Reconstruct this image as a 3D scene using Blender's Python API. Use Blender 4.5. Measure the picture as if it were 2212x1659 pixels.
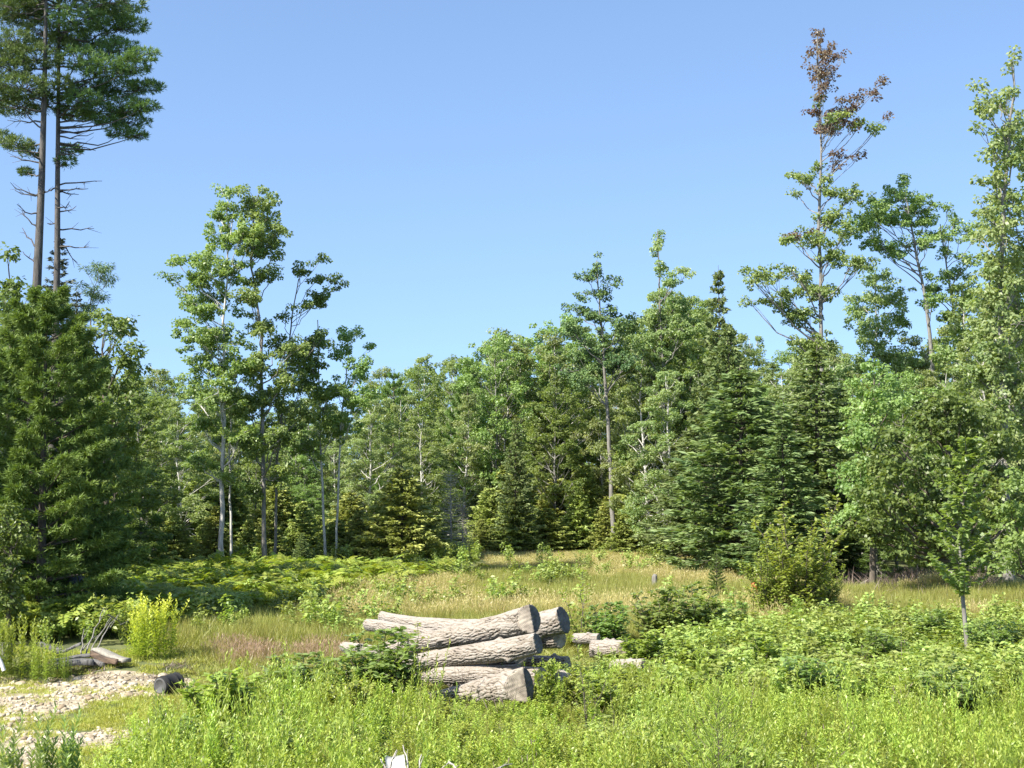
import bpy, math, random
import numpy as np
from mathutils import Vector

# ------------------------------------------------------------------ scene, camera, sky, sun
for o in list(bpy.data.objects):
    bpy.data.objects.remove(o, do_unlink=True)
S = bpy.context.scene
COL = S.collection
random.seed(5)
RNG = np.random.default_rng(5)
R = math.radians
F = 1422.0            # focal length in pixels of a 1024 wide picture
CAMZ = 3.5
HZ = 478.0            # pixel row of the horizon
PITCH = math.atan((HZ - 384) / F)
cam_d = bpy.data.cameras.new('camera')
cam = bpy.data.objects.new('camera', cam_d)
COL.objects.link(cam)
cam_d.sensor_width = 36
cam_d.lens = 36 * F / 1024
cam_d.clip_start = 0.1
cam_d.clip_end = 6000
cam.location = (0, 0, CAMZ)
cam.rotation_euler = (math.pi / 2 + PITCH, 0, 0)
S.camera = cam
S.render.resolution_x, S.render.resolution_y = 1024, 768

SUN_EL, SUN_AZ = 44.0, 230.0       # azimuth clockwise from +Y: left of and behind the camera
w = bpy.data.worlds.new('World')
S.world = w
w.use_nodes = True
nt = w.node_tree
sky = nt.nodes.new('ShaderNodeTexSky')
sky.sky_type = 'NISHITA'
sky.sun_disc = False
sky.sun_elevation = R(SUN_EL)
sky.sun_rotation = R(SUN_AZ)
sky.altitude = 0
sky.air_density = 1.0
sky.dust_density = 0.6
sky.ozone_density = 2.6
bg = nt.nodes['Background']
bg.inputs[1].default_value = 0.121
wtc = nt.nodes.new('ShaderNodeTexCoord')
wad = nt.nodes.new('ShaderNodeVectorMath'); wad.operation = 'ADD'; wad.inputs[1].default_value = (0, 0, 0.18)
wno = nt.nodes.new('ShaderNodeVectorMath'); wno.operation = 'NORMALIZE'
nt.links.new(wtc.outputs['Generated'], wad.inputs[0]); nt.links.new(wad.outputs[0], wno.inputs[0]); nt.links.new(wno.outputs[0], sky.inputs[0])
nt.links.new(sky.outputs[0], bg.inputs[0])
sd = bpy.data.lights.new('sun', 'SUN')
sd.energy = 5.0
sd.angle = R(0.5)
sd.color = (1.0, 0.95, 0.86)
sun = bpy.data.objects.new('sun', sd)
COL.objects.link(sun)
a, e = R(SUN_AZ), R(SUN_EL)
dsun = Vector((math.sin(a) * math.cos(e), math.cos(a) * math.cos(e), math.sin(e)))
sun.rotation_euler = dsun.to_track_quat('Z', 'Y').to_euler()
sun.location = dsun * 200
S.view_settings.view_transform = 'Standard'
S.view_settings.look = 'None'
S.view_settings.exposure = 1.22
S.view_settings.gamma = 1.0
S.render.engine = 'CYCLES'
S.cycles.max_bounces = 8
S.cycles.diffuse_bounces = 4
S.cycles.transmission_bounces = 5

K = 2.1602            # overview pixels (2212 wide) per render pixel
FO = F * K


def fbm(x, y, seed=0):
    r = np.random.default_rng(seed)
    s = 0
    for k in range(9):
        fx, fy, ph = r.normal(), r.normal(), r.uniform(0, 6.28)
        fr = 1.5 ** (k % 5)
        s = s + np.sin((fx * x + fy * y) * fr + ph) / fr
    return s / 3.0


def gz(x, y):
    """height of the ground"""
    z = 0.10 * fbm(x * 0.18, y * 0.18, 3) + 0.03 * fbm(x * 0.9, y * 0.9, 4)
    # the driveway lies a small step below the meadow, at the left and near
    m = 1 / (1 + np.exp(-(-4.2 - x) / 0.35)) / (1 + np.exp(-(26.3 + 0.25 * np.sin(x * 2) - y) / 0.12))
    z = z * (1 - m) - 0.16 * m
    return z


def V(ox, oy, Y):
    """world point seen at overview pixel (ox, oy), Y metres in front"""
    return np.array([(ox / K - 512) / F * Y, Y, CAMZ + (HZ - oy / K) / F * Y])


def gp(px, Y):
    x = (px - 512) / F * Y
    return x, Y, float(gz(x, Y))


# ------------------------------------------------------------------ materials
def new_mat(name):
    m = bpy.data.materials.new(name)
    m.use_nodes = True
    n = m.node_tree.nodes
    n.clear()
    return m, n, m.node_tree.links


def leaf_mat(name, ca, cb, trans=0.45, rough=0.42, var=0.12, spec=0.45, ttint=(1.3, 1.3, 0.5), k=1.3):
    ca = (ca[0] * k * 1.26, ca[1] * k * 1.10, ca[2] * k * 1.45); cb = (cb[0] * k * 1.26, cb[1] * k * 1.10, cb[2] * k * 1.45)
    m, n, l = new_mat(name)
    out = n.new('ShaderNodeOutputMaterial')
    at = n.new('ShaderNodeAttribute'); at.attribute_name = 'tint'
    mx = n.new('ShaderNodeMix'); mx.data_type = 'RGBA'
    mx.inputs[6].default_value = (*ca, 1); mx.inputs[7].default_value = (*cb, 1)
    l.new(at.outputs['Fac'], mx.inputs[0])
    oi = n.new('ShaderNodeObjectInfo')
    hs = n.new('ShaderNodeHueSaturation')
    mh = n.new('ShaderNodeMapRange'); mh.inputs[3].default_value = 0.5 - 0.018; mh.inputs[4].default_value = 0.5 + 0.012
    mv = n.new('ShaderNodeMapRange'); mv.inputs[3].default_value = 1 - var; mv.inputs[4].default_value = 1 + var
    l.new(oi.outputs['Random'], mh.inputs[0]); l.new(oi.outputs['Random'], mv.inputs[0])
    l.new(mh.outputs[0], hs.inputs['Hue']); l.new(mv.outputs[0], hs.inputs['Value'])
    l.new(mx.outputs[2], hs.inputs['Color'])
    p = n.new('ShaderNodeBsdfPrincipled')
    p.inputs['Roughness'].default_value = rough
    p.inputs['Specular IOR Level'].default_value = spec
    l.new(hs.outputs[0], p.inputs['Base Color'])
    t = n.new('ShaderNodeBsdfTranslucent')
    tm = n.new('ShaderNodeMix'); tm.data_type = 'RGBA'; tm.blend_type = 'MULTIPLY'; tm.inputs[0].default_value = 1
    tm.inputs[7].default_value = (*ttint, 1)
    l.new(hs.outputs[0], tm.inputs[6]); l.new(tm.outputs[2], t.inputs[0])
    ms = n.new('ShaderNodeMixShader'); ms.inputs[0].default_value = trans
    l.new(p.outputs[0], ms.inputs[1]); l.new(t.outputs[0], ms.inputs[2])
    l.new(ms.outputs[0], out.inputs[0])
    return m


def noise_mat(name, c1, c2, scale=(8, 8, 2), rough=0.85, bump=0.3, coords='Object', c3=None, detail=8, lo=0.35, hi=0.65, dist=0.3):
    m, n, l = new_mat(name)
    out = n.new('ShaderNodeOutputMaterial')
    tc = n.new('ShaderNodeTexCoord')
    mp = n.new('ShaderNodeMapping'); mp.inputs['Scale'].default_value = scale
    l.new(tc.outputs[coords], mp.inputs[0])
    ns = n.new('ShaderNodeTexNoise'); ns.inputs['Scale'].default_value = 1; ns.inputs['Detail'].default_value = detail
    ns.inputs['Roughness'].default_value = 0.65; ns.inputs['Distortion'].default_value = dist
    l.new(mp.outputs[0], ns.inputs[0])
    cr = n.new('ShaderNodeValToRGB')
    cr.color_ramp.elements[0].position = lo; cr.color_ramp.elements[1].position = hi
    cr.color_ramp.elements[0].color = (*c1, 1); cr.color_ramp.elements[1].color = (*c2, 1)
    if c3:
        el = cr.color_ramp.elements.new((lo + hi) / 2); el.color = (*c3, 1)
    l.new(ns.outputs[0], cr.inputs[0])
    p = n.new('ShaderNodeBsdfPrincipled'); p.inputs['Roughness'].default_value = rough
    l.new(cr.outputs[0], p.inputs['Base Color'])
    b = n.new('ShaderNodeBump'); b.inputs['Strength'].default_value = bump; b.inputs['Distance'].default_value = 0.03
    l.new(ns.outputs[0], b.inputs['Height']); l.new(b.outputs[0], p.inputs['Normal'])
    l.new(p.outputs[0], out.inputs[0])
    return m


M = {}
M['maple'] = leaf_mat('maple_leaf', (.056, .100, .021), (.112, .166, .042), k=2.12)
M['pale'] = leaf_mat('pale_leaf', (.082, .135, .038), (.148, .196, .064), k=1.80)
M['dark'] = leaf_mat('dark_leaf', (.030, .058, .012), (.070, .110, .022), k=2.35)
M['red'] = leaf_mat('red_leaf', (.088, .070, .042), (.135, .135, .055), ttint=(1.3, .8, .5))
M['bright'] = leaf_mat('sapling_leaf', (.105, .170, .022), (.190, .260, .045), trans=0.4, k=1.50)
M['forb'] = leaf_mat('forb_leaf', (.080, .150, .013), (.230, .310, .046), trans=0.4, var=.28, k=1.50)
M['bramble'] = leaf_mat('bramble_leaf', (.066, .120, .018), (.185, .250, .052), trans=0.35, var=.2, k=1.75)
M['gold'] = leaf_mat('goldenrod_leaf', (.130, .220, .018), (.350, .430, .050), trans=0.4, k=1.35)
M['fern'] = leaf_mat('fern_leaf', (.085, .145, .014), (.220, .285, .040), trans=0.4, var=.2, k=1.50)
M['pine'] = leaf_mat('pine_needle', (.034, .076, .013), (.092, .148, .024), trans=0.25, rough=.6, k=1.80)
M['pinetall'] = leaf_mat('tall_pine_needle', (.028, .066, .018), (.076, .125, .026), trans=0.25, rough=.6, k=1.70)
M['fir'] = leaf_mat('fir_needle', (.030, .060, .015), (.088, .128, .034), trans=0.25, rough=.6, k=2.30)
M['hemlock'] = leaf_mat('hemlock_needle', (.052, .082, .016), (.132, .165, .032), trans=0.2, rough=.6, k=2.60)
M['spruce'] = leaf_mat('spruce_needle', (.020, .034, .014), (.050, .068, .024), trans=0.1, rough=.6)
M['straw'] = leaf_mat('straw_grass', (.185, .215, .048), (.335, .325, .115), trans=0.35)
M['grass'] = leaf_mat('green_grass', (.130, .170, .028), (.240, .260, .060), trans=0.35, var=.2)
M['lawn'] = leaf_mat('short_grass', (.170, .225, .030), (.300, .340, .060), trans=0.35, var=.15)
M['pink'] = leaf_mat('pink_grass', (.205, .185, .075), (.240, .190, .105), trans=0.35)
M['brown'] = leaf_mat('dry_brush', (.060, .052, .032), (.140, .120, .075), trans=0.1)
M['bark_grey'] = noise_mat('grey_bark', (.11, .10, .085), (.26, .245, .215), (14, 14, 3), bump=.5)
M['bark_pale'] = noise_mat('pale_bark', (.16, .15, .13), (.50, .48, .43), (9, 9, 3.5), bump=.3, lo=.3, hi=.55)
M['bark_pine'] = noise_mat('pine_bark', (.035, .031, .028), (.115, .102, .090), (16, 16, 3), bump=.7)
M['bark_brown'] = noise_mat('brown_bark', (.060, .048, .035), (.14, .115, .085), (20, 20, 6), bump=.4)
M['deadwood'] = noise_mat('dead_wood', (.22, .20, .17), (.42, .39, .34), (20, 20, 5), bump=.4)


# ------------------------------------------------------------------ mesh building
class MB:
    def __init__(s):
        s.v, s.q, s.t, s.n = [], [], [], 0

    def add(s, v, q, t):
        v = np.asarray(v, float); q = np.asarray(q, int)
        s.v.append(v); s.q.append(q + s.n)
        t = np.full(len(v), float(t)) if np.isscalar(t) else np.asarray(t, float)
        s.t.append(t); s.n += len(v)

    def tube(s, path, rad, sides=6, tint=.5, cap=True):
        path = np.asarray(path, float); n = len(path)
        rad = np.broadcast_to(np.asarray(rad, float), (n,))
        tan = np.gradient(path, axis=0)
        tan /= np.linalg.norm(tan, axis=1)[:, None] + 1e-9
        ref = np.array([0, 0, 1.0]) if abs(tan[:, 2]).mean() < .8 else np.array([1.0, 0, 0])
        u = np.cross(tan, ref); u /= np.linalg.norm(u, axis=1)[:, None] + 1e-9
        w_ = np.cross(tan, u)
        ang = np.linspace(0, 2 * math.pi, sides, endpoint=False)
        v = path[:, None] + rad[:, None, None] * (np.cos(ang)[None, :, None] * u[:, None] + np.sin(ang)[None, :, None] * w_[:, None])
        i = np.arange(n - 1)[:, None] * sides; j = np.arange(sides)[None]; k = (j + 1) % sides
        q = np.stack([i + j, i + k, i + sides + k, i + sides + j], -1).reshape(-1, 4)
        s.add(v.reshape(-1, 3), q, tint)

    def leaves(s, p, d, nrm, L, W, tint, fold=.15, mid=.45):
        p = np.asarray(p, float); n = len(p)
        d = d / (np.linalg.norm(d, axis=1)[:, None] + 1e-9)
        side = np.cross(d, nrm); side /= np.linalg.norm(side, axis=1)[:, None] + 1e-9
        up = np.cross(side, d)
        L = np.broadcast_to(L, (n,))[:, None]; W = np.broadcast_to(W, (n,))[:, None]
        m = p + d * L * mid + up * W * fold
        v = np.stack([p, m + side * W / 2, p + d * L, m - side * W / 2], 1).reshape(-1, 3)
        q = np.arange(n * 4).reshape(n, 4)
        s.add(v, q, np.repeat(np.broadcast_to(tint, (n,)), 4))

    def mesh(s, name, mat, origin=(0, 0, 0), smooth=False):
        me = bpy.data.meshes.new(name)
        if not s.v:
            return me
        v = np.concatenate(s.v) - np.asarray(origin, float); q = np.concatenate(s.q); t = np.concatenate(s.t)
        me.vertices.add(len(v)); me.vertices.foreach_set('co', v.astype(np.float32).ravel())
        me.loops.add(len(q) * 4); me.loops.foreach_set('vertex_index', q.astype(np.int32).ravel())
        me.polygons.add(len(q))
        me.polygons.foreach_set('loop_start', (np.arange(len(q)) * 4).astype(np.int32))
        me.polygons.foreach_set('loop_total', np.full(len(q), 4, np.int32))
        at = me.attributes.new('tint', 'FLOAT', 'POINT'); at.data.foreach_set('value', np.clip(t, 0, 1).astype(np.float32))
        me.materials.append(M[mat] if isinstance(mat, str) else mat)
        me.update(calc_edges=True)
        if smooth:
            me.polygons.foreach_set('use_smooth', np.ones(len(q), bool))
        me.validate()
        return me


def tag(o, label=None, cat=None, group=None, kind=None):
    if label: o['label'] = label
    if cat: o['category'] = cat
    if group: o['group'] = group
    if kind: o['kind'] = kind
    return o


def link(name, me, parent=None):
    o = bpy.data.objects.new(name, me); COL.objects.link(o)
    if parent is not None: o.parent = parent
    return o


def empty(name, loc, rz=0, sc=(1, 1, 1)):
    o = bpy.data.objects.new(name, None); COL.objects.link(o)
    o.empty_display_size = .3
    o.location = loc; o.rotation_euler = (0, 0, rz); o.scale = sc
    return o


def place(parts, name, loc, rz, sc, label, cat, group=None):
    """one thing: an Empty with one child per (name, mesh)"""
    r = empty(name, loc, rz, sc if hasattr(sc, '__len__') else (sc, sc, sc))
    tag(r, label, cat, group)
    for nm, me in parts: link(nm, me, r)
    return r


def unit(v):
    return v / (np.linalg.norm(v, axis=-1, keepdims=True) + 1e-9)


def curve(a, b, sag=0.0, n=5, wob=0.0, r=RNG):
    a = np.asarray(a, float); b = np.asarray(b, float)
    t = np.linspace(0, 1, n)[:, None]
    p = a + (b - a) * t
    p[:, 2] += sag * np.sin(t[:, 0] * math.pi)
    if wob: p[1:-1] += r.normal(0, wob, (n - 2, 3))
    return p


# ------------------------------------------------------------------ trees
def leaf_cloud(mb, cen, rad, n, L, W, r, t0, flat=.5, droop=.45):
    """n leaves spread over a small flattened clump"""
    d = unit(r.normal(size=(n, 3)))
    rr = r.uniform(0.25, 1, (n, 1)) ** .6
    p = cen + d * rr * np.array([rad, rad, rad * flat])
    dr = d * np.array([1, 1, .3]) + r.normal(0, .45, (n, 3)); dr[:, 2] -= droop
    nm = np.array([-.15, -.25, .35]) + r.normal(0, .5, (n, 3)) + d * .9
    mb.leaves(p, dr, nm, L * r.uniform(.7, 1.25, n), W * r.uniform(.75, 1.2, n), np.clip(t0 + r.normal(0, .22, n), 0, 1))


def blob_tree(trunk, r0, r1, blobs, r, L=.13, W=.095, dens=1.0, droop=.45, sub=.24, limbs=True, sides=7, flat=.72):
    """leafy tree: trunk polyline, blobs of foliage (cx,cy,cz,rx,ry,rz), a limb from the trunk to each"""
    tr, cr = MB(), MB()
    trunk = np.asarray(trunk, float)
    t = np.linspace(0, 1, 16)
    seg = np.linspace(0, 1, len(trunk))
    tp = np.stack([np.interp(t, seg, trunk[:, k]) for k in range(3)], 1)
    tp[1:-1] += r.normal(0, r0 * .25, (14, 3)) * np.array([1, 1, 0])
    rad = r0 + (r1 - r0) * t ** .8
    rad[0] *= 1.35
    tr.tube(tp, rad, sides)
    zmin, zmax = tp[0, 2], tp[-1, 2]
    for b in blobs:
        c = np.array(b[:3]); rx, ry, rz = b[3:6]
        hd = math.hypot(c[0] - np.interp(c[2], tp[:, 2], tp[:, 0]), c[1] - np.interp(c[2], tp[:, 2], tp[:, 1]))
        z0 = min(max(c[2] - .75 * hd - rz, zmin + .25 * (zmax - zmin)), zmax - .02)
        s0 = np.array([np.interp(z0, tp[:, 2], tp[:, 0]), np.interp(z0, tp[:, 2], tp[:, 1]), z0])
        rb = max(.012, min(.55 * np.interp(z0, tp[:, 2], rad), .012 + .018 * np.linalg.norm(c - s0)))
        br = curve(s0, c, -.10 * hd, 6, .05, r)
        if limbs: tr.tube(br, np.linspace(rb, .010, 6), 5)
        vol = rx * ry * rz
        ns = int(max(5, min(64, round(vol ** .66 / sub ** 2 * 1.2))))
        nl = int(max(7, dens * rx * rz * math.pi * 1.5 / (L * W * .5 * .5) / ns))
        tb = r.normal(.5, .16)
        for k in range(ns):
            d = unit(r.normal(size=3)); q = c + d * np.array([rx, ry, rz]) * r.uniform(.2, 1.12)
            if limbs and k % 2 == 0: tr.tube(curve(br[3 + (k % 3)], q, .03, 4, .03, r), np.linspace(max(.008, rb * .35), .005, 4), 4)
            leaf_cloud(cr, q, sub * r.uniform(.7, 1.25), nl, L, W, r, tb + r.normal(0, .08), flat=flat, droop=droop)
    return tr, cr


def grow_blobs(H, Rad, base, nb, r, brad=.8, shape='round', gap=.0):
    out = []
    for i in range(nb):
        f = (i + r.uniform(0, 1)) / nb
        z = H * (base + (1 - base) * f)
        if shape == 'round': pr = math.sin(math.pi * (.12 + .80 * f) ** .9) ** .7
        elif shape == 'tall': pr = (1 - f) ** .45 * .9 + .1
        else: pr = 1 - .85 * f
        az = i * 2.4 + r.uniform(-.5, .5)
        rr = Rad * pr * r.uniform(.25, 1.0)
        br = brad * r.uniform(.65, 1.2) * (1 - .35 * f)
        out.append((rr * math.cos(az), rr * math.sin(az), z - br * .4, br, br, br * r.uniform(.65, .95)))
    return out


def leafy_proto(H, Rad, base, nb, seed, mat, bark, r0=.11, brad=.8, shape='round', L=.125, W=.093, dens=1.0, **kw):
    r = np.random.default_rng(seed)
    lean = r.normal(0, .03, 2) * H
    trunk = [(0, 0, -.2), (lean[0] * .3 + r.normal(0, .1), lean[1] * .3, H * .35), (lean[0] * .7, lean[1] * .7 + r.normal(0, .1), H * .7), (lean[0], lean[1], H * .97)]
    bl = [(b[0] + lean[0] * b[2] / H, b[1] + lean[1] * b[2] / H, *b[2:]) for b in grow_blobs(H, Rad, base, nb, r, brad, shape)]
    tr, cr = blob_tree(trunk, r0, .015, bl, r, L, W, dens, **kw)
    return [('trunk', tr.mesh('trunk', bark, smooth=True)), ('crown', cr.mesh('crown', mat))]


def spray(mb, p, d, L, r, t0, W=.05, n=3, up=.0):
    """flat needle spray: a few narrow blades along a twig"""
    k = len(p)
    for j in range(n):
        dd = d + r.normal(0, .32, (k, 3)) + np.array([0, 0, up])
        nm = np.array([-.1, -.2, .55]) + r.normal(0, .75, (k, 3))
        mb.leaves(p + r.normal(0, .03, (k, 3)), dd, nm, L * r.uniform(.6, 1.2, k), W * r.uniform(.7, 1.3, k), np.clip(t0 + r.normal(0, .2, k), 0, 1), fold=.05)


def conifer_proto(H, Rad, seed, mat, bark='bark_brown', base=.04, levels=34, per=8, droop=.25, L=.24, W=.06, r0=None, power=.85, rag=.42, upt=.15, dens=1.0, sprays=3, bare=False):
    r = np.random.default_rng(seed)
    tr, cr = MB(), MB()
    r0 = r0 or H * .012
    zs = np.linspace(0, 1, 12)
    tp = np.stack([r.normal(0, .02, 12), r.normal(0, .02, 12), -.2 + zs * (H + .2)], 1)
    tr.tube(tp, r0 * (1 - zs) + .008, 7)
    az = 0
    for i in range(levels):
        f = (i + r.uniform(-.4, .4)) / levels
        f = min(max(f, 0), .985)
        z = H * (base + (1 - base) * f)
        Rl = Rad * (1 - f) ** power + .05
        low = min(1, .65 + f * 2.2)
        for k in range(per):
            az += 2.399 + r.uniform(-.3, .3)
            ln = Rl * r.uniform(1 - rag * 1.6, 1 + rag * .5) * low
            if ln < .08: continue
            ca, sa = math.cos(az), math.sin(az)
            m = 6
            t = np.linspace(0, 1, m)
            p = np.stack([ca * ln * t, sa * ln * t, z + ln * (-droop * t + upt * t ** 3 + (.45 * f) * t)], 1)
            p[1:, :2] += r.normal(0, .02 * ln, (m - 1, 2))
            tr.tube(p, np.linspace(.010 + .010 * ln, .004, m), 4)
            if bare:
                for q in range(int(3 + ln * 5)):
                    tt = r.uniform(.2, 1); b0 = np.array([np.interp(tt, t, p[:, c]) for c in range(3)])
                    dd = unit(np.array([ca, sa, -.1]) * .7 + r.normal(0, .6, 3))
                    tr.tube(curve(b0, b0 + dd * r.uniform(.1, .3), 0, 3), np.linspace(.006, .003, 3), 3)
                continue
            nt_ = max(4, int(ln * 13 * dens))
            tt = np.sqrt(r.uniform(.03, 1, nt_))
            b0 = np.stack([np.interp(tt, t, p[:, c]) for c in range(3)], 1)
            sgn = r.choice([-1, 1], nt_)
            sw = (r.uniform(0, 1, nt_) * (.30 * ln) * (1.15 - tt))[:, None]
            side = np.array([-sa, ca, 0])
            q = b0 + side * sgn[:, None] * sw + np.array([ca, sa, 0]) * sw * .5
            q[:, 2] += -.10 * sw[:, 0] + r.normal(0, .02, nt_)
            d = np.array([ca, sa, -.12]) + side * sgn[:, None] * r.uniform(.2, 1.0, nt_)[:, None]
            spray(cr, q, d, L * min(1, .45 + ln), r, np.clip(r.normal(.42, .12) + .25 * (tt - .5), 0, 1), W, sprays)
    parts = [('trunk', tr.mesh('trunk', bark))]
    if not bare: parts.append(('crown', cr.mesh('crown', mat)))
    return parts


def tufts(mb, p, axis, r, L=.15, W=.022, n=12, t0=.5):
    k = len(p)
    for j in range(n):
        d = unit(unit(axis) * .75 + r.normal(0, .55, (k, 3)))
        nm = r.normal(0, 1, (k, 3)) + np.array([0, 0, .8])
        mb.leaves(p, d, nm, L * r.uniform(.7, 1.15, k), W, np.clip(t0 + r.normal(0, .16, k), 0, 1), fold=0, mid=.5)


def pine_pad(mb, tr, c, rx, ry, rz, r, dens=1.0, L=.16, W=.024, fill=True, start=None):
    """plate of white pine foliage: tufts over a flattened cushion"""
    n = int(dens * 150 * rx * ry * 1.6 + 26)
    d = unit(r.normal(size=(n, 3))); d[:, 2] = d[:, 2] * .75 + .15
    p = c + d * r.uniform(.35, 1, (n, 1)) ** .5 * np.array([rx, ry, rz])
    ax = d * np.array([1, 1, .4]) + np.array([0, 0, .55])
    tb = r.normal(.5, .1)
    tufts(mb, p, ax, r, L, W, 11, np.clip(tb + .25 * d[:, 2], 0, 1))
    if start is not None:
        tr.tube(curve(start, c, -.12 * np.linalg.norm(c - start) * .5, 6, .05, r), np.linspace(.032, .010, 6), 5)
        for k in range(0, n, 9):
            tr.tube(curve(c + (start - c) * r.uniform(0, .25), p[k], .02, 3), np.linspace(.014, .006, 3), 3)


def pine_proto(H, Rad, seed, mat, base=.05, levels=17, per=6, r0=None, power=.6, L=.15, W=.020, dens=1.0):
    """young white pine: whorled branches that rise at the ends"""
    r = np.random.default_rng(seed)
    tr, cr = MB(), MB()
    r0 = r0 or .014 * H
    zs = np.linspace(0, 1, 10)
    tr.tube(np.stack([zs * 0, zs * 0, -.2 + zs * (H + .1)], 1), r0 * (1 - zs) + .012, 7)
    az = 0
    for i in range(levels):
        f = i / levels
        z = H * (base + (1 - base) * f)
        Rl = Rad * (1 - f) ** power * min(1, .8 + f)
        for k in range(per):
            az += 2 * math.pi / per + r.uniform(-.35, .35) + .4 / per
            ln = Rl * r.uniform(.62, 1.12)
            ca, sa = math.cos(az), math.sin(az)
            t = np.linspace(0, 1, 7)
            p = np.stack([ca * ln * t, sa * ln * t, z + ln * (.10 * t + .16 * t ** 2 + .5 * f * t)], 1)
            tr.tube(p, np.linspace(.012 + .012 * ln, .006, 7), 4)
            nn = int(dens * (62 * ln + 12))
            tt = r.uniform(.28, 1, nn) ** .7
            b0 = np.stack([np.interp(tt, t, p[:, c]) for c in range(3)], 1)
            side = np.array([-sa, ca, 0])
            sw = r.normal(0, 1, nn)[:, None] * (.22 * ln * (1.2 - tt))[:, None]
            q = b0 + side * sw + np.array([ca, sa, 0]) * abs(sw) * .3
            q[:, 2] += r.uniform(-.03, .10, nn) + abs(sw[:, 0]) * .15
            ax = np.array([ca, sa, .55]) + side * np.sign(sw) * .5
            tufts(cr, q, ax, r, L, W, 11, np.clip(r.normal(.45, .1) + .3 * (tt - .6), 0, 1))
    ax = np.tile([0, 0, 1.0], (8, 1)); tufts(cr, np.stack([np.zeros(8), np.zeros(8), H - np.linspace(0, .6, 8)], 1), ax, r, L, W, 12, .7)
    return [('trunk', tr.mesh('trunk', 'bark_brown')), ('crown', cr.mesh('crown', mat))]


def shrub_proto(H, Rad, seed, mat, stems=6, L=.085, W=.045, twigs=9, lp=9, bark='bark_brown', base=.1, single=False, droop=.25, sr=.012):
    """stems with side twigs that carry alternate leaves"""
    r = np.random.default_rng(seed)
    tr, cr = MB(), MB()
    for s in range(stems):
        az = s * 2.4 + r.uniform(-.5, .5); sp = Rad * (.45 if single else .8) * r.uniform(.2, 1) if stems > 1 else .02
        h = H * (r.uniform(.42, .92)) if stems > 1 else H
        t = np.linspace(0, 1, 8)
        p = np.stack([math.cos(az) * sp * t ** 1.3, math.sin(az) * sp * t ** 1.3, -.05 + h * t], 1)
        p[1:, :2] += r.normal(0, .012 * H, (7, 2))
        tr.tube(p, np.linspace(sr, .004, 8), 6)
        for k in range(twigs):
            f = base + (1 - base) * (k + r.uniform(0, 1)) / twigs
            b0 = np.array([np.interp(f, t, p[:, c]) for c in range(3)])
            a2 = az + k * 2.4 + r.uniform(-.6, .6)
            ln = Rad * (.85 if single else .55) * (1.05 - f) ** .6 * r.uniform(.5, 1.1) + .05
            dd = np.array([math.cos(a2), math.sin(a2), .55 + .4 * f])
            e_ = b0 + unit(dd) * ln
            q = curve(b0, e_, -.06 * ln, 5, .01, r)
            tr.tube(q, np.linspace(sr * .4, .002, 5), 4)
            n = int(lp * (.6 + ln / Rad * 1.2)) + 3
            tt = np.linspace(.12, 1, n)
            lb = np.stack([np.interp(tt, np.linspace(0, 1, 5), q[:, c]) for c in range(3)], 1)
            sg = np.where(np.arange(n) % 2, 1, -1)[:, None]
            sd_ = unit(np.cross(dd, [0, 0, 1]))
            d = unit(dd) * .5 + sd_ * sg * .9 + r.normal(0, .3, (n, 3)); d[:, 2] -= droop
            nm = np.array([0, 0, 1.0]) + r.normal(0, .35, (n, 3))
            cr.leaves(lb, d, nm, L * r.uniform(.65, 1.2, n), W * r.uniform(.8, 1.2, n), np.clip(.35 + .3 * f + r.normal(0, .2, n), 0, 1))
    return [('stems' if stems > 1 else 'trunk', tr.mesh('stems', bark)), ('foliage' if stems > 1 else 'crown', cr.mesh('foliage', mat))]


def rod_proto(H, seed, mat, stems=7, spread=.28, L=.085, W=.014, per=46, yellow=.0, stemmat=None):
    """clump of upright stems closely set with lance leaves (goldenrod and the like); one mesh"""
    r = np.random.default_rng(seed)
    mb = MB()
    for s in range(stems):
        az = r.uniform(0, 6.28); rr = spread * math.sqrt(r.uniform(0, 1)); h = H * r.uniform(.7, 1.05)
        x0, y0 = rr * math.cos(az), rr * math.sin(az)
        ln = r.normal(0, .09, 2) * h
        t = np.linspace(0, 1, 5)
        p = np.stack([x0 + ln[0] * t ** 2, y0 + ln[1] * t ** 2, h * t - .03], 1)
        mb.tube(p, np.linspace(.005, .002, 5), 3, .35)
        tt = np.linspace(.12, 1, per)
        b0 = np.stack([np.interp(tt, t, p[:, c]) for c in range(3)], 1)
        aa = np.arange(per) * 2.4 + az
        d = np.stack([np.cos(aa), np.sin(aa), .25 + .9 * tt], 1) + r.normal(0, .2, (per, 3))
        nm = np.array([0, 0, 1.0]) + r.normal(0, .3, (per, 3))
        LL = L * (1.15 - .65 * tt) * r.uniform(.75, 1.2, per)
        mb.leaves(b0, d, nm, LL, W * r.uniform(.8, 1.2, per), np.clip(.18 + .6 * tt ** 1.5 + r.normal(0, .15, per) + yellow * (tt > .8), 0, 1))
    return mb


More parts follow.
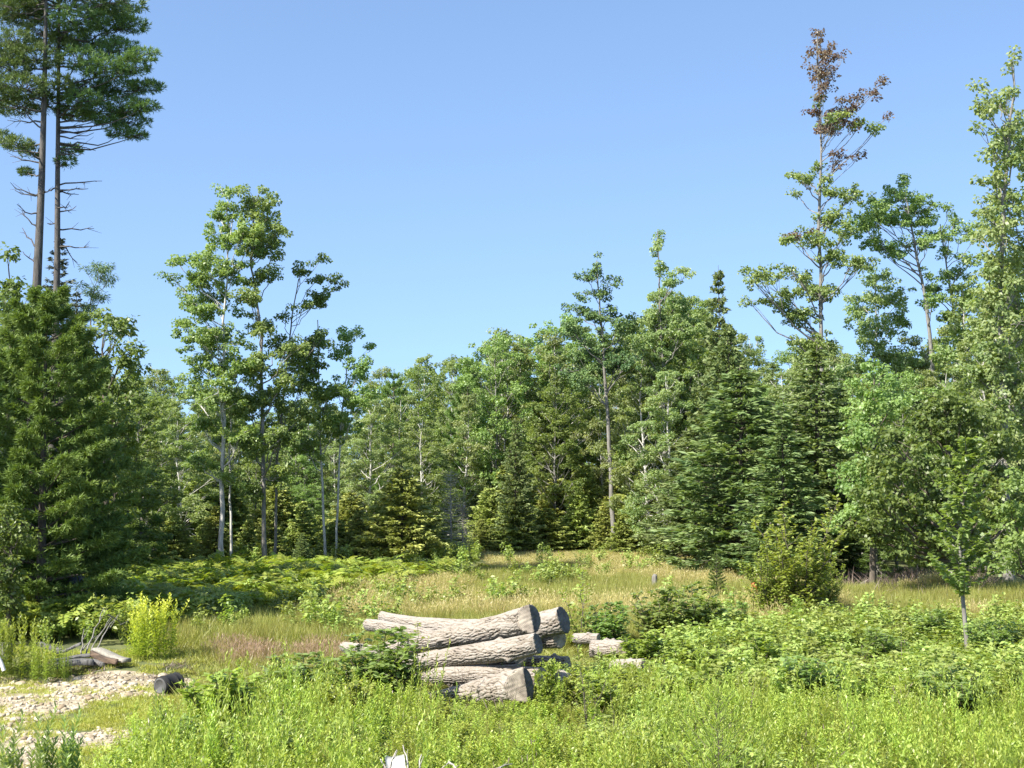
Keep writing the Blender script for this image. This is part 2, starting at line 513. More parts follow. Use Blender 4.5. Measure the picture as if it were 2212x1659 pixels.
def forb_mound(H, seed, n=130, L=.085, W=.05, spread=.34):
    r = np.random.default_rng(seed)
    mb = MB()
    for s in range(9):
        az = r.uniform(0, 6.28); rr = spread * r.uniform(.2, 1); h = H * r.uniform(.55, 1.05)
        p = curve((0, 0, 0), (rr * math.cos(az), rr * math.sin(az), h), .12 * h, 5, .01, r)
        mb.tube(p, np.linspace(.006, .002, 5), 3, .2)
        k = n // 9; tt = r.uniform(.2, 1, k) ** .7
        b0 = np.stack([np.interp(tt, np.linspace(0, 1, 5), p[:, c]) for c in range(3)], 1) + r.normal(0, .035, (k, 3))
        d = r.normal(0, 1, (k, 3)) * np.array([1, 1, .3]) - np.array([0, 0, .25])
        nm = np.array([0, 0, 1.0]) + r.normal(0, .4, (k, 3))
        mb.leaves(b0, d, nm, L * r.uniform(.6, 1.2, k), W * r.uniform(.7, 1.2, k), np.clip(.15 + .55 * tt + r.normal(0, .2, k), 0, 1))
    return mb


def fern_clump(seed, H=.75, fronds=4):
    r = np.random.default_rng(seed)
    mb = MB()
    for s in range(fronds):
        az = s * 2 * math.pi / fronds + r.uniform(-.6, .6); h = H * r.uniform(.75, 1.1); bl = .62 * r.uniform(.8, 1.15)
        ca, sa = math.cos(az), math.sin(az)
        t = np.linspace(0, 1, 12)
        rad = .10 + .08 * t + bl * np.clip(t - .45, 0, 1) / .55
        z = h * np.minimum(1, t / .5) ** .8 + np.clip(t - .5, 0, 1) * .22 - np.clip(t - .6, 0, 1) ** 2 * .9
        p = np.stack([ca * rad, sa * rad, z], 1)
        mb.tube(p, np.linspace(.006, .002, 12), 3, .3)
        side = np.array([-sa, ca, 0.0])
        for j, tt in enumerate(np.linspace(.46, .99, 11)):
            b = np.array([np.interp(tt, t, p[:, c]) for c in range(3)])
            pl = .30 * (1.02 - tt) / .54 * h / .75 + .03
            for sg in (-1, 1):
                d = side * sg + np.array([ca, sa, 0]) * .35 + np.array([0, 0, r.uniform(-.25, .15)])
                mb.leaves(b[None], d[None], np.array([[0, 0, 1.0]]) + r.normal(0, .25, (1, 3)), pl * r.uniform(.8, 1.1), .055 + pl * .18, np.clip(.45 + r.normal(0, .25), 0, 1), fold=.1, mid=.3)
    return mb


def grass_tuft(seed, H, n, spread, W, lean=.25, heads=0):
    r = np.random.default_rng(seed)
    mb = MB()
    az = r.uniform(0, 6.28, n); rr = spread * np.sqrt(r.uniform(0, 1, n)); h = H * r.uniform(.45, 1.05, n)
    b = np.stack([rr * np.cos(az), rr * np.sin(az), np.full(n, -.02)], 1)
    d = np.stack([r.normal(0, lean, n), r.normal(0, lean, n), np.ones(n)], 1)
    nm = r.normal(0, 1, (n, 3)); nm[:, 2] *= .2
    mb.leaves(b, d, nm, h, W, np.clip(r.normal(.45, .25, n), 0, 1), fold=0, mid=.35)
    if heads:
        k = heads
        top = b[:k] + unit(d[:k]) * h[:k, None] * .95
        mb.leaves(top, d[:k] + r.normal(0, .25, (k, 3)), nm[:k], .10, W * 1.3, np.clip(r.normal(.85, .12, k), 0, 1), fold=.2)
    return mb


# scatter: one object whose geometry nodes set a clump on each of its points
PROTO = {}


def proto_coll(name, meshes):
    c = bpy.data.collections.new(name)
    for k, me in enumerate(meshes):
        o = bpy.data.objects.new('%s_clump' % name, me); c.objects.link(o)
    PROTO[name] = c
    return c


def scatter(name, coll, pts, scl, label, cat, seed=0, zs=None, tilt=.12):
    r = np.random.default_rng(seed)
    n = len(pts)
    me = bpy.data.meshes.new(name)
    me.vertices.add(n); me.vertices.foreach_set('co', np.asarray(pts, np.float32).ravel())
    sc = np.stack([scl, scl, scl if zs is None else zs], 1)
    rot = np.stack([r.normal(0, tilt, n), r.normal(0, tilt, n), r.uniform(0, 6.28, n)], 1)
    for nm, arr in (('sc', sc), ('ro', rot)):
        at = me.attributes.new(nm, 'FLOAT_VECTOR', 'POINT'); at.data.foreach_set('vector', arr.astype(np.float32).ravel())
    o = link(name, me)
    tag(o, label, cat, kind='stuff')
    g = bpy.data.node_groups.new(name, 'GeometryNodeTree')
    g.interface.new_socket('Geometry', in_out='INPUT', socket_type='NodeSocketGeometry')
    g.interface.new_socket('Geometry', in_out='OUTPUT', socket_type='NodeSocketGeometry')
    N, L_ = g.nodes, g.links
    gi, go = N.new('NodeGroupInput'), N.new('NodeGroupOutput')
    ci = N.new('GeometryNodeCollectionInfo'); ci.inputs['Collection'].default_value = coll
    ci.inputs['Separate Children'].default_value = True; ci.inputs['Reset Children'].default_value = True
    ip = N.new('GeometryNodeInstanceOnPoints'); ip.inputs['Pick Instance'].default_value = True
    m2p = N.new('GeometryNodeMeshToPoints')
    a1 = N.new('GeometryNodeInputNamedAttribute'); a1.data_type = 'FLOAT_VECTOR'; a1.inputs[0].default_value = 'sc'
    a2 = N.new('GeometryNodeInputNamedAttribute'); a2.data_type = 'FLOAT_VECTOR'; a2.inputs[0].default_value = 'ro'
    L_.new(gi.outputs[0], m2p.inputs[0]); L_.new(m2p.outputs[0], ip.inputs['Points'])
    L_.new(ci.outputs[0], ip.inputs['Instance'])
    L_.new(a1.outputs[0], ip.inputs['Scale']); L_.new(a2.outputs[0], ip.inputs['Rotation'])
    L_.new(ip.outputs[0], go.inputs[0])
    md = o.modifiers.new('scatter', 'NODES'); md.node_group = g
    return o

# ------------------------------------------------------------------ ground
def grid_sheet(name, xs, ys, zf, mat, keep=None):
    X, Y = np.meshgrid(xs, ys)
    Z = zf(X, Y)
    v = np.stack([X, Y, Z], -1).reshape(-1, 3)
    i = np.arange(len(ys) - 1)[:, None] * len(xs); j = np.arange(len(xs) - 1)[None]
    q = np.stack([i + j, i + j + 1, i + j + 1 + len(xs), i + j + len(xs)], -1).reshape(-1, 4)
    if keep is not None:
        c = v[q].mean(1); q = q[keep(c[:, 0], c[:, 1])]
        u, inv = np.unique(q, return_inverse=True); v = v[u]; q = inv.reshape(-1, 4)
    mb = MB(); mb.add(v, q, .5)
    o = link(name, mb.mesh(name, mat, smooth=True))
    return o


gm = noise_mat('meadow_soil', (.050, .062, .018), (.150, .160, .050), (.9, .9, .9), bump=.4, c3=(.095, .11, .032), rough=.95)
near = np.concatenate([[-1500, -500, -200, -100, -60, -40, -30, -22], np.arange(-16, 14, .12), [18, 24, 32, 44, 60, 100, 200, 500, 1500]])
ysg = np.concatenate([[-50, -10, 0, 4, 8], np.arange(11, 32, .12), np.arange(32, 75, 1.5), np.arange(80, 130, 8), [160, 220, 320, 500, 900, 2500]])
grid_sheet('ground', near, ysg, gz, gm)
tag(bpy.data.objects['ground'], kind='structure')


def pxy(x, y):
    return 512 + F * x / y, HZ + F * CAMZ / y


def track_zone(x, y):
    px, py = pxy(x, y)
    return (py > 664 + 2.0 * np.sin(px * .06)) & (px < np.interp(py, [664, 680, 700, 712, 740, 800], [205, 192, 182, 176, 122, 95]))


def stony(x, y):
    px, py = pxy(x, y)
    b1 = (py > 668) & (py < np.interp(px, [0, 50, 130, 170, 200], [722, 706, 686, 684, 680]))
    b2 = (px > 20) & (px < 170) & (abs(py - (728 - (px - 20) * .05)) < 8 + 2 * np.sin(px * .13))
    b3 = (px < 62) & (py > 716)
    return (b1 | b2 | b3) & track_zone(x, y)


tm = noise_mat('track_soil', (.22, .18, .11), (.46, .40, .29), (5, 5, 5), bump=.5, c3=(.32, .27, .18), rough=.95)
tr_o = grid_sheet('gravel_track', np.arange(-14, -2.5, .12), np.arange(12.5, 26.8, .12), lambda x, y: gz(x, y) + .006, tm, keep=stony)
tag(tr_o, kind='structure')


# ------------------------------------------------------------------ ground cover
def cand(dens, y0, y1, seed, margin=1.12, x0=None, x1=None):
    r = np.random.default_rng(seed)
    W = y1 * 512 / F * margin
    n = int(dens * 2 * W * (y1 - y0))
    x = r.uniform(-W, W, n); y = r.uniform(y0, y1, n)
    k = abs(x) < y * 512 / F * margin + .5
    return x[k], y[k], r


def P3(x, y):
    return np.stack([x, y, gz(x, y)], 1)


def logfront(px, py):
    """how much the weeds must stay low so that the log pile shows"""
    return (px > 395) & (px < 655) & (py > 640)


# seeds of every plant clump
gold_c = proto_coll('goldenrod', [rod_proto(1.0, 40 + k, 'forb', stems=8, spread=.30, L=.115, W=.024, per=34).mesh('goldenrod_clump', 'forb') for k in range(6)])
forb_c = proto_coll('bramble', [forb_mound(.8, 60 + k, n=170, L=.10, W=.060).mesh('bramble_clump', 'bramble') for k in range(6)])
fern_c = proto_coll('bracken', [fern_clump(80 + k).mesh('bracken_clump', 'fern') for k in range(6)])
straw_c = proto_coll('meadow_grass', [grass_tuft(100 + k, .75, 120, .28, .012, .32, heads=35).mesh('grass_clump', 'straw') for k in range(5)])
grass_c = proto_coll('tall_grass', [grass_tuft(120 + k, .50, 110, .28, .014, .38, heads=0).mesh('grass_clump', 'grass') for k in range(5)])
lawn_c = proto_coll('lawn', [grass_tuft(140 + k, .10, 130, .24, .009, .6).mesh('grass_clump', 'lawn') for k in range(4)])
pink_c = proto_coll('redtop', [grass_tuft(160 + k, .42, 50, .30, .008, .25, heads=50).mesh('grass_clump', 'pink') for k in range(3)])

# bracken
x, y, r = cand(16, 30, 62, 1)
px, py = pxy(x, y)
lim = np.interp(px, [60, 130, 200, 300, 400, 480, 520], [644, 634, 622, 604, 585, 566, 561]) + 5 * fbm(x, y, 9)
k = (py < lim + 8) & (px < 515) & (py > 577)
ff = r.uniform(0, 1, len(x)) < .55
k &= ff
scatter('bracken', fern_c, P3(x[k], y[k]), r.uniform(.5, .95, k.sum()), 'bed of yellow-green bracken at the foot of the left wood', 'bracken', 1, tilt=.28)
fern_pts = k
# shaded undergrowth at the left and far edge
x, y, r = cand(7, 28, 64, 2)
px, py = pxy(x, y)
k = ((px < 150) & (py < 650) & (py > 570)) & (r.uniform(0, 1, len(x)) < .5) | ((py < 565) & (px < 480) & (r.uniform(0, 1, len(x)) < .4))
k2 = ((px > 180) & (px < 400) & (py > 600) & (py < 645)) & (r.uniform(0, 1, len(x)) < .22)
k2 |= (px > 380) & (px < 760) & (py > 560) & (py < 640) & (fbm(x * .8, y * .8, 91) > .25) & (r.uniform(0, 1, len(x)) < .10)
k = k | k2
scatter('undergrowth', forb_c, P3(x[k], y[k]), r.uniform(.6, 1.2, k.sum()), 'low leafy undergrowth in front of the left wood', 'undergrowth', 2)
# straw meadow
x, y, r = cand(15, 27, 69, 3)
px, py = pxy(x, y)
green = fbm(x * .5, y * .35, 11)
far = py < 606
mead = (px > np.interp(py, [555, 565, 585, 604, 622, 640], [470, 500, 405, 335, 300, 260])) & (py < 648) & (px < 1050) & ((px < 800) | (py > 593))
k = mead & (green > np.interp(py, [555, 590, 620, 648], [-.35, -.1, .2, .6])) & (r.uniform(0, 1, len(x)) < .9)
scatter('straw_grass', straw_c, P3(x[k], y[k]), r.uniform(.7, 1.1, k.sum()), 'sunlit straw-coloured meadow grass reaching to the wood edge', 'grass', 3, zs=r.uniform(.45, .85, k.sum()) * (1 + .3 * fbm(x[k], y[k], 77)) * np.interp(py[k], [556, 575, 600], [.35, .65, 1]))
k = mead & ~k
xa, ya = x[k], y[k]
x, y, r = cand(14, 20.5, 36, 4)
px, py = pxy(x, y)
k = (px > np.interp(py, [600, 650, 668, 700, 712], [190, 160, 210, 190, 180])) & (px < 700) & (py > 610)
lowx = np.where(logfront(px[k], py[k]), .4, 1.0) * np.where(py[k] > 650, .55, 1)
pts = np.concatenate([P3(xa, ya), P3(x[k], y[k])])
scatter('green_grass', grass_c, pts, r.uniform(.7, 1.1, len(pts)), 'yellow-green tall grass between the logs and the bracken', 'grass', 4,
        zs=np.concatenate([r.uniform(.7, 1.2, len(xa)) * np.interp(pxy(xa, ya)[1], [556, 575, 600], [.35, .65, 1]), r.uniform(.6, 1.1, k.sum()) * lowx]))
# pinkish patch
x, y, r = cand(22, 24, 34, 5)
px, py = pxy(x, y)
k = ((px - 255) / 34) ** 2 + ((py - 657) / 7) ** 2 < 1 + .3 * fbm(x * 2, y, 5)
k |= ((px - 330) / 30) ** 2 + ((py - 655) / 6) ** 2 < 1
scatter('pink_grass', pink_c, P3(x[k], y[k]), r.uniform(.7, 1.0, k.sum()), 'patch of pinkish feathery seed grass left of the logs', 'grass', 5)
# short grass on and around the track
x, y, r = cand(30, 13, 28.5, 6, x0=0)
px, py = pxy(x, y)
tz = (px < 215) & (py > 650)
st = stony(x, y)
k = tz & (~st | ((r.uniform(0, 1, len(x)) < .7) & (fbm(x * 2.5, y * 2.5, 23) > .0))) & ((fbm(x * 1.6, y * 1.6, 21) > -.75))
scatter('short_grass', lawn_c, P3(x[k], y[k]), r.uniform(.7, 1.2, k.sum()), 'short yellow-green grass growing over and beside the stony track', 'grass', 6, zs=r.uniform(.5, 1.2, k.sum()))
# goldenrod in the foreground
x, y, r = cand(13, 12.6, 26, 7)
px, py = pxy(x, y)
bare = (abs(px - 400) < 26) & (py > 778)
edge = np.interp(py, [664, 690, 712, 730, 750, 780, 830], [235, 215, 200, 150, 135, 110, 105])
k = (px > edge + 8 * fbm(x * 2, y * 2, 31)) & (py > np.interp(px, [180, 400, 660, 1024], [698, 704, 690, 672]))
k &= ~((px > 395) & (px < 500) & (py < 704)) & ~bare
k |= (px > 490) & (px < 660) & (py > 684) & (py < 712)
mix = fbm(x * .7, y * .7, 41)
hh = np.interp(py, [680, 720, 760, 800, 860], [.42, .48, .56, .62, .66]) * r.uniform(.75, 1.2, len(x)) * (1 + .16 * fbm(x * .8, y * .8, 8))
lf = (px > 430) & (px < 600)
hh = np.where((px > 490) & (px < 660) & (py < 706), .42 * r.uniform(.5, 1.2, len(x)), hh)
hh = np.where(lf, np.minimum(hh, np.interp(py, [690, 704, 706, 722, 745, 775], [.45, .40, .20, .28, .45, .62])), hh)
kk = k & (mix < .45) & (fbm(x * 1.7, y * 1.7, 43) > -.85)
scatter('goldenrod_field', gold_c, P3(x[kk], y[kk]), r.uniform(.75, 1.05, kk.sum()), 'dense bright green lance-leaved weeds filling the foreground', 'weeds', 7, zs=hh[kk], tilt=.10)
kk = k & (mix > .15) & (r.uniform(0, 1, len(x)) < .6)
scatter('broadleaf_weeds', forb_c, P3(x[kk], y[kk]), r.uniform(.7, 1.0, kk.sum()), 'broader-leaved weeds mixed into the foreground growth', 'weeds', 8, zs=hh[kk] * 1.15)
kk = (px > edge + 5) & ((px > 245) | (py > 760)) & (py > 700) & (py < 860) & (r.uniform(0, 1, len(x)) < .22) & ~lf & ~bare
scatter('tall_weeds', gold_c, P3(x[kk], y[kk]), r.uniform(.55, .8, kk.sum()), 'taller lance-leaved stems standing out of the foreground weeds', 'weeds', 17, zs=hh[kk] * r.uniform(1.35, 2.1, kk.sum()), tilt=.16)
kk = (px > edge) & (py > 690) & ((px > 235) | (py > 740)) & (r.uniform(0, 1, len(x)) < .22) & (fbm(x * .6, y * .6, 19) > -.1) & ~bare
scatter('rank_grass', grass_c, P3(x[kk], y[kk]), r.uniform(.7, 1.1, kk.sum()), 'long green grass blades growing up through the foreground weeds', 'grass', 18, zs=hh[kk] * r.uniform(1.6, 2.6, kk.sum()))
kk = (px > edge + 15) & (py > 640) & (r.uniform(0, 1, len(x)) < .035)
dry_c = proto_coll('dry_stems', [grass_tuft(190 + q, .9, 14, .20, .012, .35, heads=8).mesh('dry_clump', 'brown') for q in range(3)])
scatter('dry_stems', dry_c, P3(x[kk], y[kk]), r.uniform(.6, 1, kk.sum()), 'scattered dead brown stems among the foreground weeds', 'stems', 20, zs=r.uniform(.5, .95, kk.sum()))
# brambles right of the logs
x, y, r = cand(8, 21, 34.5, 9)
px, py = pxy(x, y)
k = (px > np.interp(py, [620, 650, 672, 705], [690, 640, 572, 548])) & (py > np.interp(px, [560, 700, 800, 860, 960, 1024], [640, 632, 628, 634, 634, 622])) & (py < 716)
hz_ = np.where(px < 665, .55, 1) * np.interp(py, [620, 660, 700], [.85, .8, .65]) * r.uniform(.6, 1.25, len(x)) * (1 + .35 * fbm(x * .9, y * .9, 14))
scatter('bramble_thicket', forb_c, P3(x[k], y[k]), r.uniform(.8, 1.3, k.sum()), 'low tangle of bramble and leafy scrub right of the logs', 'scrub', 9, zs=hz_[k])
# fallen dry brush below the right wood
x, y, r = cand(1.4, 40, 50, 10)
px, py = pxy(x, y)
k = (px > 850) & (px < 990)
br_c = proto_coll('brush', [grass_tuft(180 + q, .7, 30, .45, .02, .8).mesh('brush_clump', 'brown') for q in range(3)])
scatter('dry_brush', br_c, P3(x[k], y[k]), r.uniform(.7, 1.2, k.sum()), 'grey-brown dry brush in the shade below the right wood', 'brush', 10)
x, y, r = cand(16, 22, 28, 13)
px, py = pxy(x, y)
k = (px < 205) & (abs(py - 668 - 2.5 * np.sin(px * .06)) < 2.2) & (px > 60)
scatter('bank_roots', br_c, P3(x[k], y[k]), r.uniform(.35, .6, k.sum()), 'brown dead roots hanging at the cut grass edge behind the stones', 'roots', 11, zs=r.uniform(.18, .34, k.sum()))

# stones of the track
def rock_mesh(seed, name='stone'):
    r = np.random.default_rng(seed)
    n1, n2 = 7, 10
    th = np.linspace(0, math.pi, n1); ph = np.linspace(0, 2 * math.pi, n2, endpoint=False)
    v = []
    ax = r.normal(size=(6, 3)); ax = unit(ax)
    for t_ in th:
        for p_ in ph:
            d = np.array([math.sin(t_) * math.cos(p_), math.sin(t_) * math.sin(p_), math.cos(t_)])
            rad = 1 - .22 * max(0, (ax @ d).max() - .75) / .25
            v.append(d * rad * np.array([1, .78, .5]))
    q = []
    for i in range(n1 - 1):
        for j in range(n2):
            q.append([i * n2 + j, i * n2 + (j + 1) % n2, (i + 1) * n2 + (j + 1) % n2, (i + 1) * n2 + j])
    mb = MB(); mb.add(v, q, .5)
    return mb.mesh(name, M['stone'])


def stone_mat():
    m, n, l = new_mat('stone')
    out = n.new('ShaderNodeOutputMaterial'); p = n.new('ShaderNodeBsdfPrincipled'); p.inputs['Roughness'].default_value = .8
    oi = n.new('ShaderNodeObjectInfo'); cr = n.new('ShaderNodeValToRGB')
    cr.color_ramp.elements[0].color = (.27, .20, .12, 1); cr.color_ramp.elements[1].color = (.62, .54, .41, 1)
    el = cr.color_ramp.elements.new(.35); el.color = (.45, .37, .25, 1)
    l.new(oi.outputs['Random'], cr.inputs[0])
    tc = n.new('ShaderNodeTexCoord'); ns = n.new('ShaderNodeTexNoise'); ns.inputs['Scale'].default_value = 3
    l.new(tc.outputs['Object'], ns.inputs[0])
    mx = n.new('ShaderNodeMix'); mx.data_type = 'RGBA'; mx.blend_type = 'MULTIPLY'; mx.inputs[0].default_value = .4
    l.new(cr.outputs[0], mx.inputs[6]); l.new(ns.outputs[0], mx.inputs[7]); l.new(mx.outputs[2], p.inputs['Base Color'])
    l.new(p.outputs[0], out.inputs[0])
    return m


M['stone'] = stone_mat()
rocks = [rock_mesh(200 + k) for k in range(6)]
rock_c = proto_coll('rubble', rocks)
x, y, r = cand(75, 12.6, 26.6, 12)
k = stony(x, y) & (fbm(x * 2.2, y * 2.2, 51) > -.75)
sc = .020 + .055 * r.uniform(0, 1, k.sum()) ** 2.2
scatter('gravel', rock_c, P3(x[k], y[k]) + np.array([0, 0, .012]), sc, 'pale broken stones lying over the track at the left', 'gravel', 12, tilt=.4)
x, y, r = cand(2.2, 14, 26.4, 15)
k = np.where(stony(x, y))[0][:60]
for i in k:
    s = r.uniform(.065, .115)
    o = link('stone', rocks[i % 6])
    o.location = (x[i], y[i], float(gz(x[i], y[i])) + s * .3); o.scale = (s, s, s * r.uniform(.7, 1)); o.rotation_euler = (r.normal(0, .2), r.normal(0, .2), r.uniform(0, 6))
    tag(o, 'larger pale stone lying among the broken stones of the track', 'stone', 'larger stones on the track')

# ------------------------------------------------------------------ the wood
sky_x = [-60, 250, 310, 380, 500, 600, 700, 760, 800, 850, 900, 950, 1000, 1050, 1080, 1130, 1190, 1240, 1340, 1400, 1480, 1530, 1600, 1650, 1700, 1780, 1850, 1950, 2050, 2212, 2350]
sky_y = [640, 790, 785, 800, 830, 850, 850, 880, 800, 795, 785, 765, 757, 765, 700, 700, 690, 690, 720, 665, 615, 650, 700, 770, 740, 720, 740, 760, 770, 700, 650]
leafy = [leafy_proto(12, 2.3, .14, 44, 301, 'maple', 'bark_grey', brad=.85, dens=.95),
         leafy_proto(12, 2.0, .20, 40, 302, 'pale', 'bark_pale', brad=.75, shape='tall', dens=.9, L=.13, W=.095),
         leafy_proto(12, 2.6, .18, 46, 303, 'maple', 'bark_grey', brad=.95, dens=.9),
         leafy_proto(12, 2.2, .28, 36, 304, 'pale', 'bark_pale', brad=.8, dens=.85),
         leafy_proto(12, 1.8, .15, 40, 305, 'dark', 'bark_grey', brad=.75, shape='tall', dens=.95),
         leafy_proto(12, 2.4, .08, 48, 306, 'pale', 'bark_pale', brad=.85, dens=.9, L=.12, W=.085)]
hem = [conifer_proto(6, 2.2, 311, 'hemlock', levels=28, per=10, droop=.30, L=.27, W=.10, sprays=5, power=.75),
       conifer_proto(6, 1.7, 312, 'hemlock', levels=30, per=9, droop=.35, L=.25, W=.10, sprays=5, power=.85)]
firs = [conifer_proto(9, 2.4, 321, 'fir', levels=38, per=10, droop=.12, L=.27, W=.085, sprays=4, power=.8, upt=.12),
        conifer_proto(9, 1.9, 322, 'fir', levels=40, per=9, droop=.18, L=.25, W=.08, sprays=4, power=.9)]
wpine = [pine_proto(9, 2.2, 331, 'pine', dens=.8), ]
used = set()
lr = np.random.default_rng(77)


def stand(parts, H0, name, ox, Y, topy, label, cat, group=None, wid=1.0, rz=None, dz=0):
    """set a tree of height H0 so that its top shows at overview row topy"""
    px = ox / K
    gx, gy, g = gp(px, Y)
    top = V(ox, topy, Y)[2]
    h = top - g - dz
    s = h / H0
    sx = wid * (s ** .6)
    return place(parts, name, (gx, gy, g + dz), lr.uniform(0, 6.28) if rz is None else rz, (sx, sx, s), label, cat, group)


LAB = ['round-crowned green broadleaf tree', 'slim pale-stemmed light green tree', 'broad green broadleaf tree', 'high-crowned pale-stemmed tree', 'narrow dark green broadleaf tree', 'light green tree leafy to the ground']


def where(ox):
    for lim_, ph in ((470, 'left of the tall aspen'), (800, 'behind the tall slim trees'), (1100, 'by the middle skyline dip'), (1290, 'left of the pointed-top tree'),
                     (1520, 'right of the pointed-top tree'), (1850, 'behind the big dark firs')):
        if ox < lim_: return ph
    return 'behind the open-crowned maples'


rows = [(67, 2.8, 110), (73, 2.5, 40), (80, 2.4, 0), (88, 2.6, -15), (97, 3.0, 0), (108, 3.2, 30), (122, 3.6, 60)]
for ri, (Y0, spc, low) in enumerate(rows):
    W = Y0 * .36 * 1.12
    nn = int(2 * W / spc)
    for i in range(nn):
        X = -W + spc * (i + lr.uniform(.1, .9)); Y = Y0 + lr.uniform(-3, 3)
        ox = (512 + F * X / Y) * K
        ty = np.interp(ox, sky_x, sky_y) + low * lr.uniform(.3, 1.7) + abs(lr.normal(0, 16))
        if 560 < ox < 800 and ri < 3: ty += 20
        kind = int(lr.choice([0, 1, 2, 3, 4, 5], p=[.2, .2, .15, .2, .07, .18]))
        row = 'in the front row' if ri < 2 else 'in the middle rows' if ri < 4 else 'in the back rows'
        if lr.uniform() < .10:
            stand(firs[i % 2], 9, 'conifer_tree', ox, Y, ty + 15, 'dark conifer spire %s %s' % (row, where(ox)), 'tree', 'conifers %s of the wood, %s' % (row, where(ox)), .8)
        else:
            stand(leafy[kind], 12, 'broadleaf_tree', ox, Y, ty, '%s %s %s' % (LAB[kind], row, where(ox)), 'tree', '%ss %s of the wood, %s' % (LAB[kind], row, where(ox)), lr.uniform(.85, 1.15))
# hemlocks along the foot of the wood
for ox, ty, Y in [(380, 1110, 56), (330, 1130, 53), (440, 1130, 60), (540, 1120, 60), (625, 1140, 60), (330, 1010, 62), (430, 1030, 64), (760, 1060, 63), (690, 1110, 62),
                  (870, 1020, 60.5), (915, 1100, 62), (815, 1080, 62), (1060, 1050, 67), (1110, 1080, 66), (1180, 1095, 67), (1250, 1060, 68), (1310, 1070, 67), (1370, 1100, 66.5), (1200, 1030, 70), (280, 1080, 55), (470, 1090, 57.5), (585, 1100, 58.5), (655, 1080, 60), (730, 1120, 60), (780, 1100, 59.5), (940, 1110, 64), (1040, 1120, 65), (1540, 1090, 60), (1340, 1120, 65.5), (1090, 1000, 70), (1260, 1000, 71), (490, 980, 66),
                  (1430, 1040, 66), (1400, 980, 69), (1480, 1080, 64), (600, 1040, 66), (510, 1050, 66), (1330, 1010, 71), (1150, 1020, 72)]:
    stand(hem[int(lr.integers(2))], 6, 'hemlock_tree', ox, Y, ty, ('tall' if ty < 1070 else 'low') + ' yellow-green hemlock at the wood foot, ' + where(ox), 'tree', ('tall' if ty < 1070 else 'low') + ' hemlocks at the foot of the wood, ' + where(ox), lr.uniform(.85, 1.2))
stand(hem[0], 6, 'hemlock_tree', 870, 58.5, 1005, 'broad yellow-green hemlock just left of the bare grey spruces', 'tree', None, 1.15)
fr = [(1600, 790, 50, 1.6, 'tall dark fir, left one of the big pair, left of the right-hand maples'), (1765, 745, 51, 1.6, 'tallest dark fir standing behind the light green sapling bush'),
      (1500, 920, 55, 1.3, 'smaller grey-green fir at the left foot of the big firs'), (1690, 900, 46.5, 1.45, 'front fir with olive lower boughs between the two tall firs')]
for j, (ox, ty, Y, wd, lb) in enumerate(fr):
    stand(firs[j % 2], 9, 'fir_tree', ox, Y, ty, lb, 'tree', None, wd)
stand(firs[1], 9, 'fir_tree', 1555, 62, 570, 'spire-topped dark conifer rising above the wood right of centre', 'tree', None, .75)
stand(firs[0], 9, 'fir_tree', 1575, 61, 690, 'dark conifer close beside the spire-topped conifer', 'tree', None, .8)
stand(wpine[0], 9, 'white_pine', 850, 74, 800, 'blue-green young white pine in the wood left of centre', 'tree', None, .8)
stand(wpine[0], 9, 'white_pine', 1010, 76, 770, 'white pine with a rounded top in the middle of the wood', 'tree', None, .8)
stand(firs[1], 9, 'small_fir_tree', 655, 55.5, 1150, 'very small pale fir at the front of the left wood', 'tree', None, .8)
stand(wpine[0], 9, 'small_white_pine', 1545, 39, 1190, 'small round light green pine left of the sapling bush', 'tree', None, .5)
dead = conifer_proto(6, 1.2, 341, 'fir', bark='deadwood', levels=30, per=6, droop=.1, bare=True, power=.5)
stand(dead, 6, 'dead_spruce', 975, 62, 1015, 'bare grey dead spruce, left of the pair at the wood edge', 'tree')
stand(dead, 6, 'dead_spruce', 1000, 61, 1085, 'shorter bare grey dead spruce, right of the pair at the wood edge', 'tree')


# trees with a silhouette of their own: blobs as (overview x, y, rx, ry)
def own_tree(name, Y, trunk, blobs, mat, bark, label, seed, r0=.12, L=.105, W=.080, dens=1.0, spread=1.3, extra=None, sub=.20, droop=.5, limbs=True):
    r = np.random.default_rng(seed)
    base = np.array(gp(trunk[0][0] / K, Y))
    tp = [base - base - np.array([0, 0, .2])] + [V(a, b, Y) - base for a, b in trunk[1:]]
    def conv(bl):
        out = []
        for (bx, by, rx, ry) in bl:
            m = Y / FO
            dy = r.uniform(-spread, spread)
            c = V(bx, by, Y + dy) - base
            out.append((*c, rx * m * 1.12, (rx * .8 + 8) * m, (ry * 1.22 + 2) * m))
            if rx > 24:
                c = V(bx + r.uniform(-.6, .6) * rx, by + r.uniform(-.2, .9) * ry, Y - dy * .8 + r.uniform(-.4, .4)) - base
                out.append((*c, rx * m * .8, rx * m * .7, ry * m * .95))
        return out
    tr, cr = blob_tree(tp, r0, .02, conv(blobs), r, L, W, dens, droop=droop, sub=sub, limbs=limbs)
    parts = [('trunk', tr.mesh('trunk', bark, smooth=True)), ('crown', cr.mesh('crown', mat))]
    if extra:
        tr2, cr2 = blob_tree(tp, r0 * .3, .01, conv(extra[0]), r, L, W, dens * .65, droop=droop, sub=sub)
        parts.append(('red_foliage', cr2.mesh('red_foliage', extra[1])))
        parts.append(('branches', tr2.mesh('branches', bark)))
    return place(parts, name, base, 0, 1, label, 'tree')


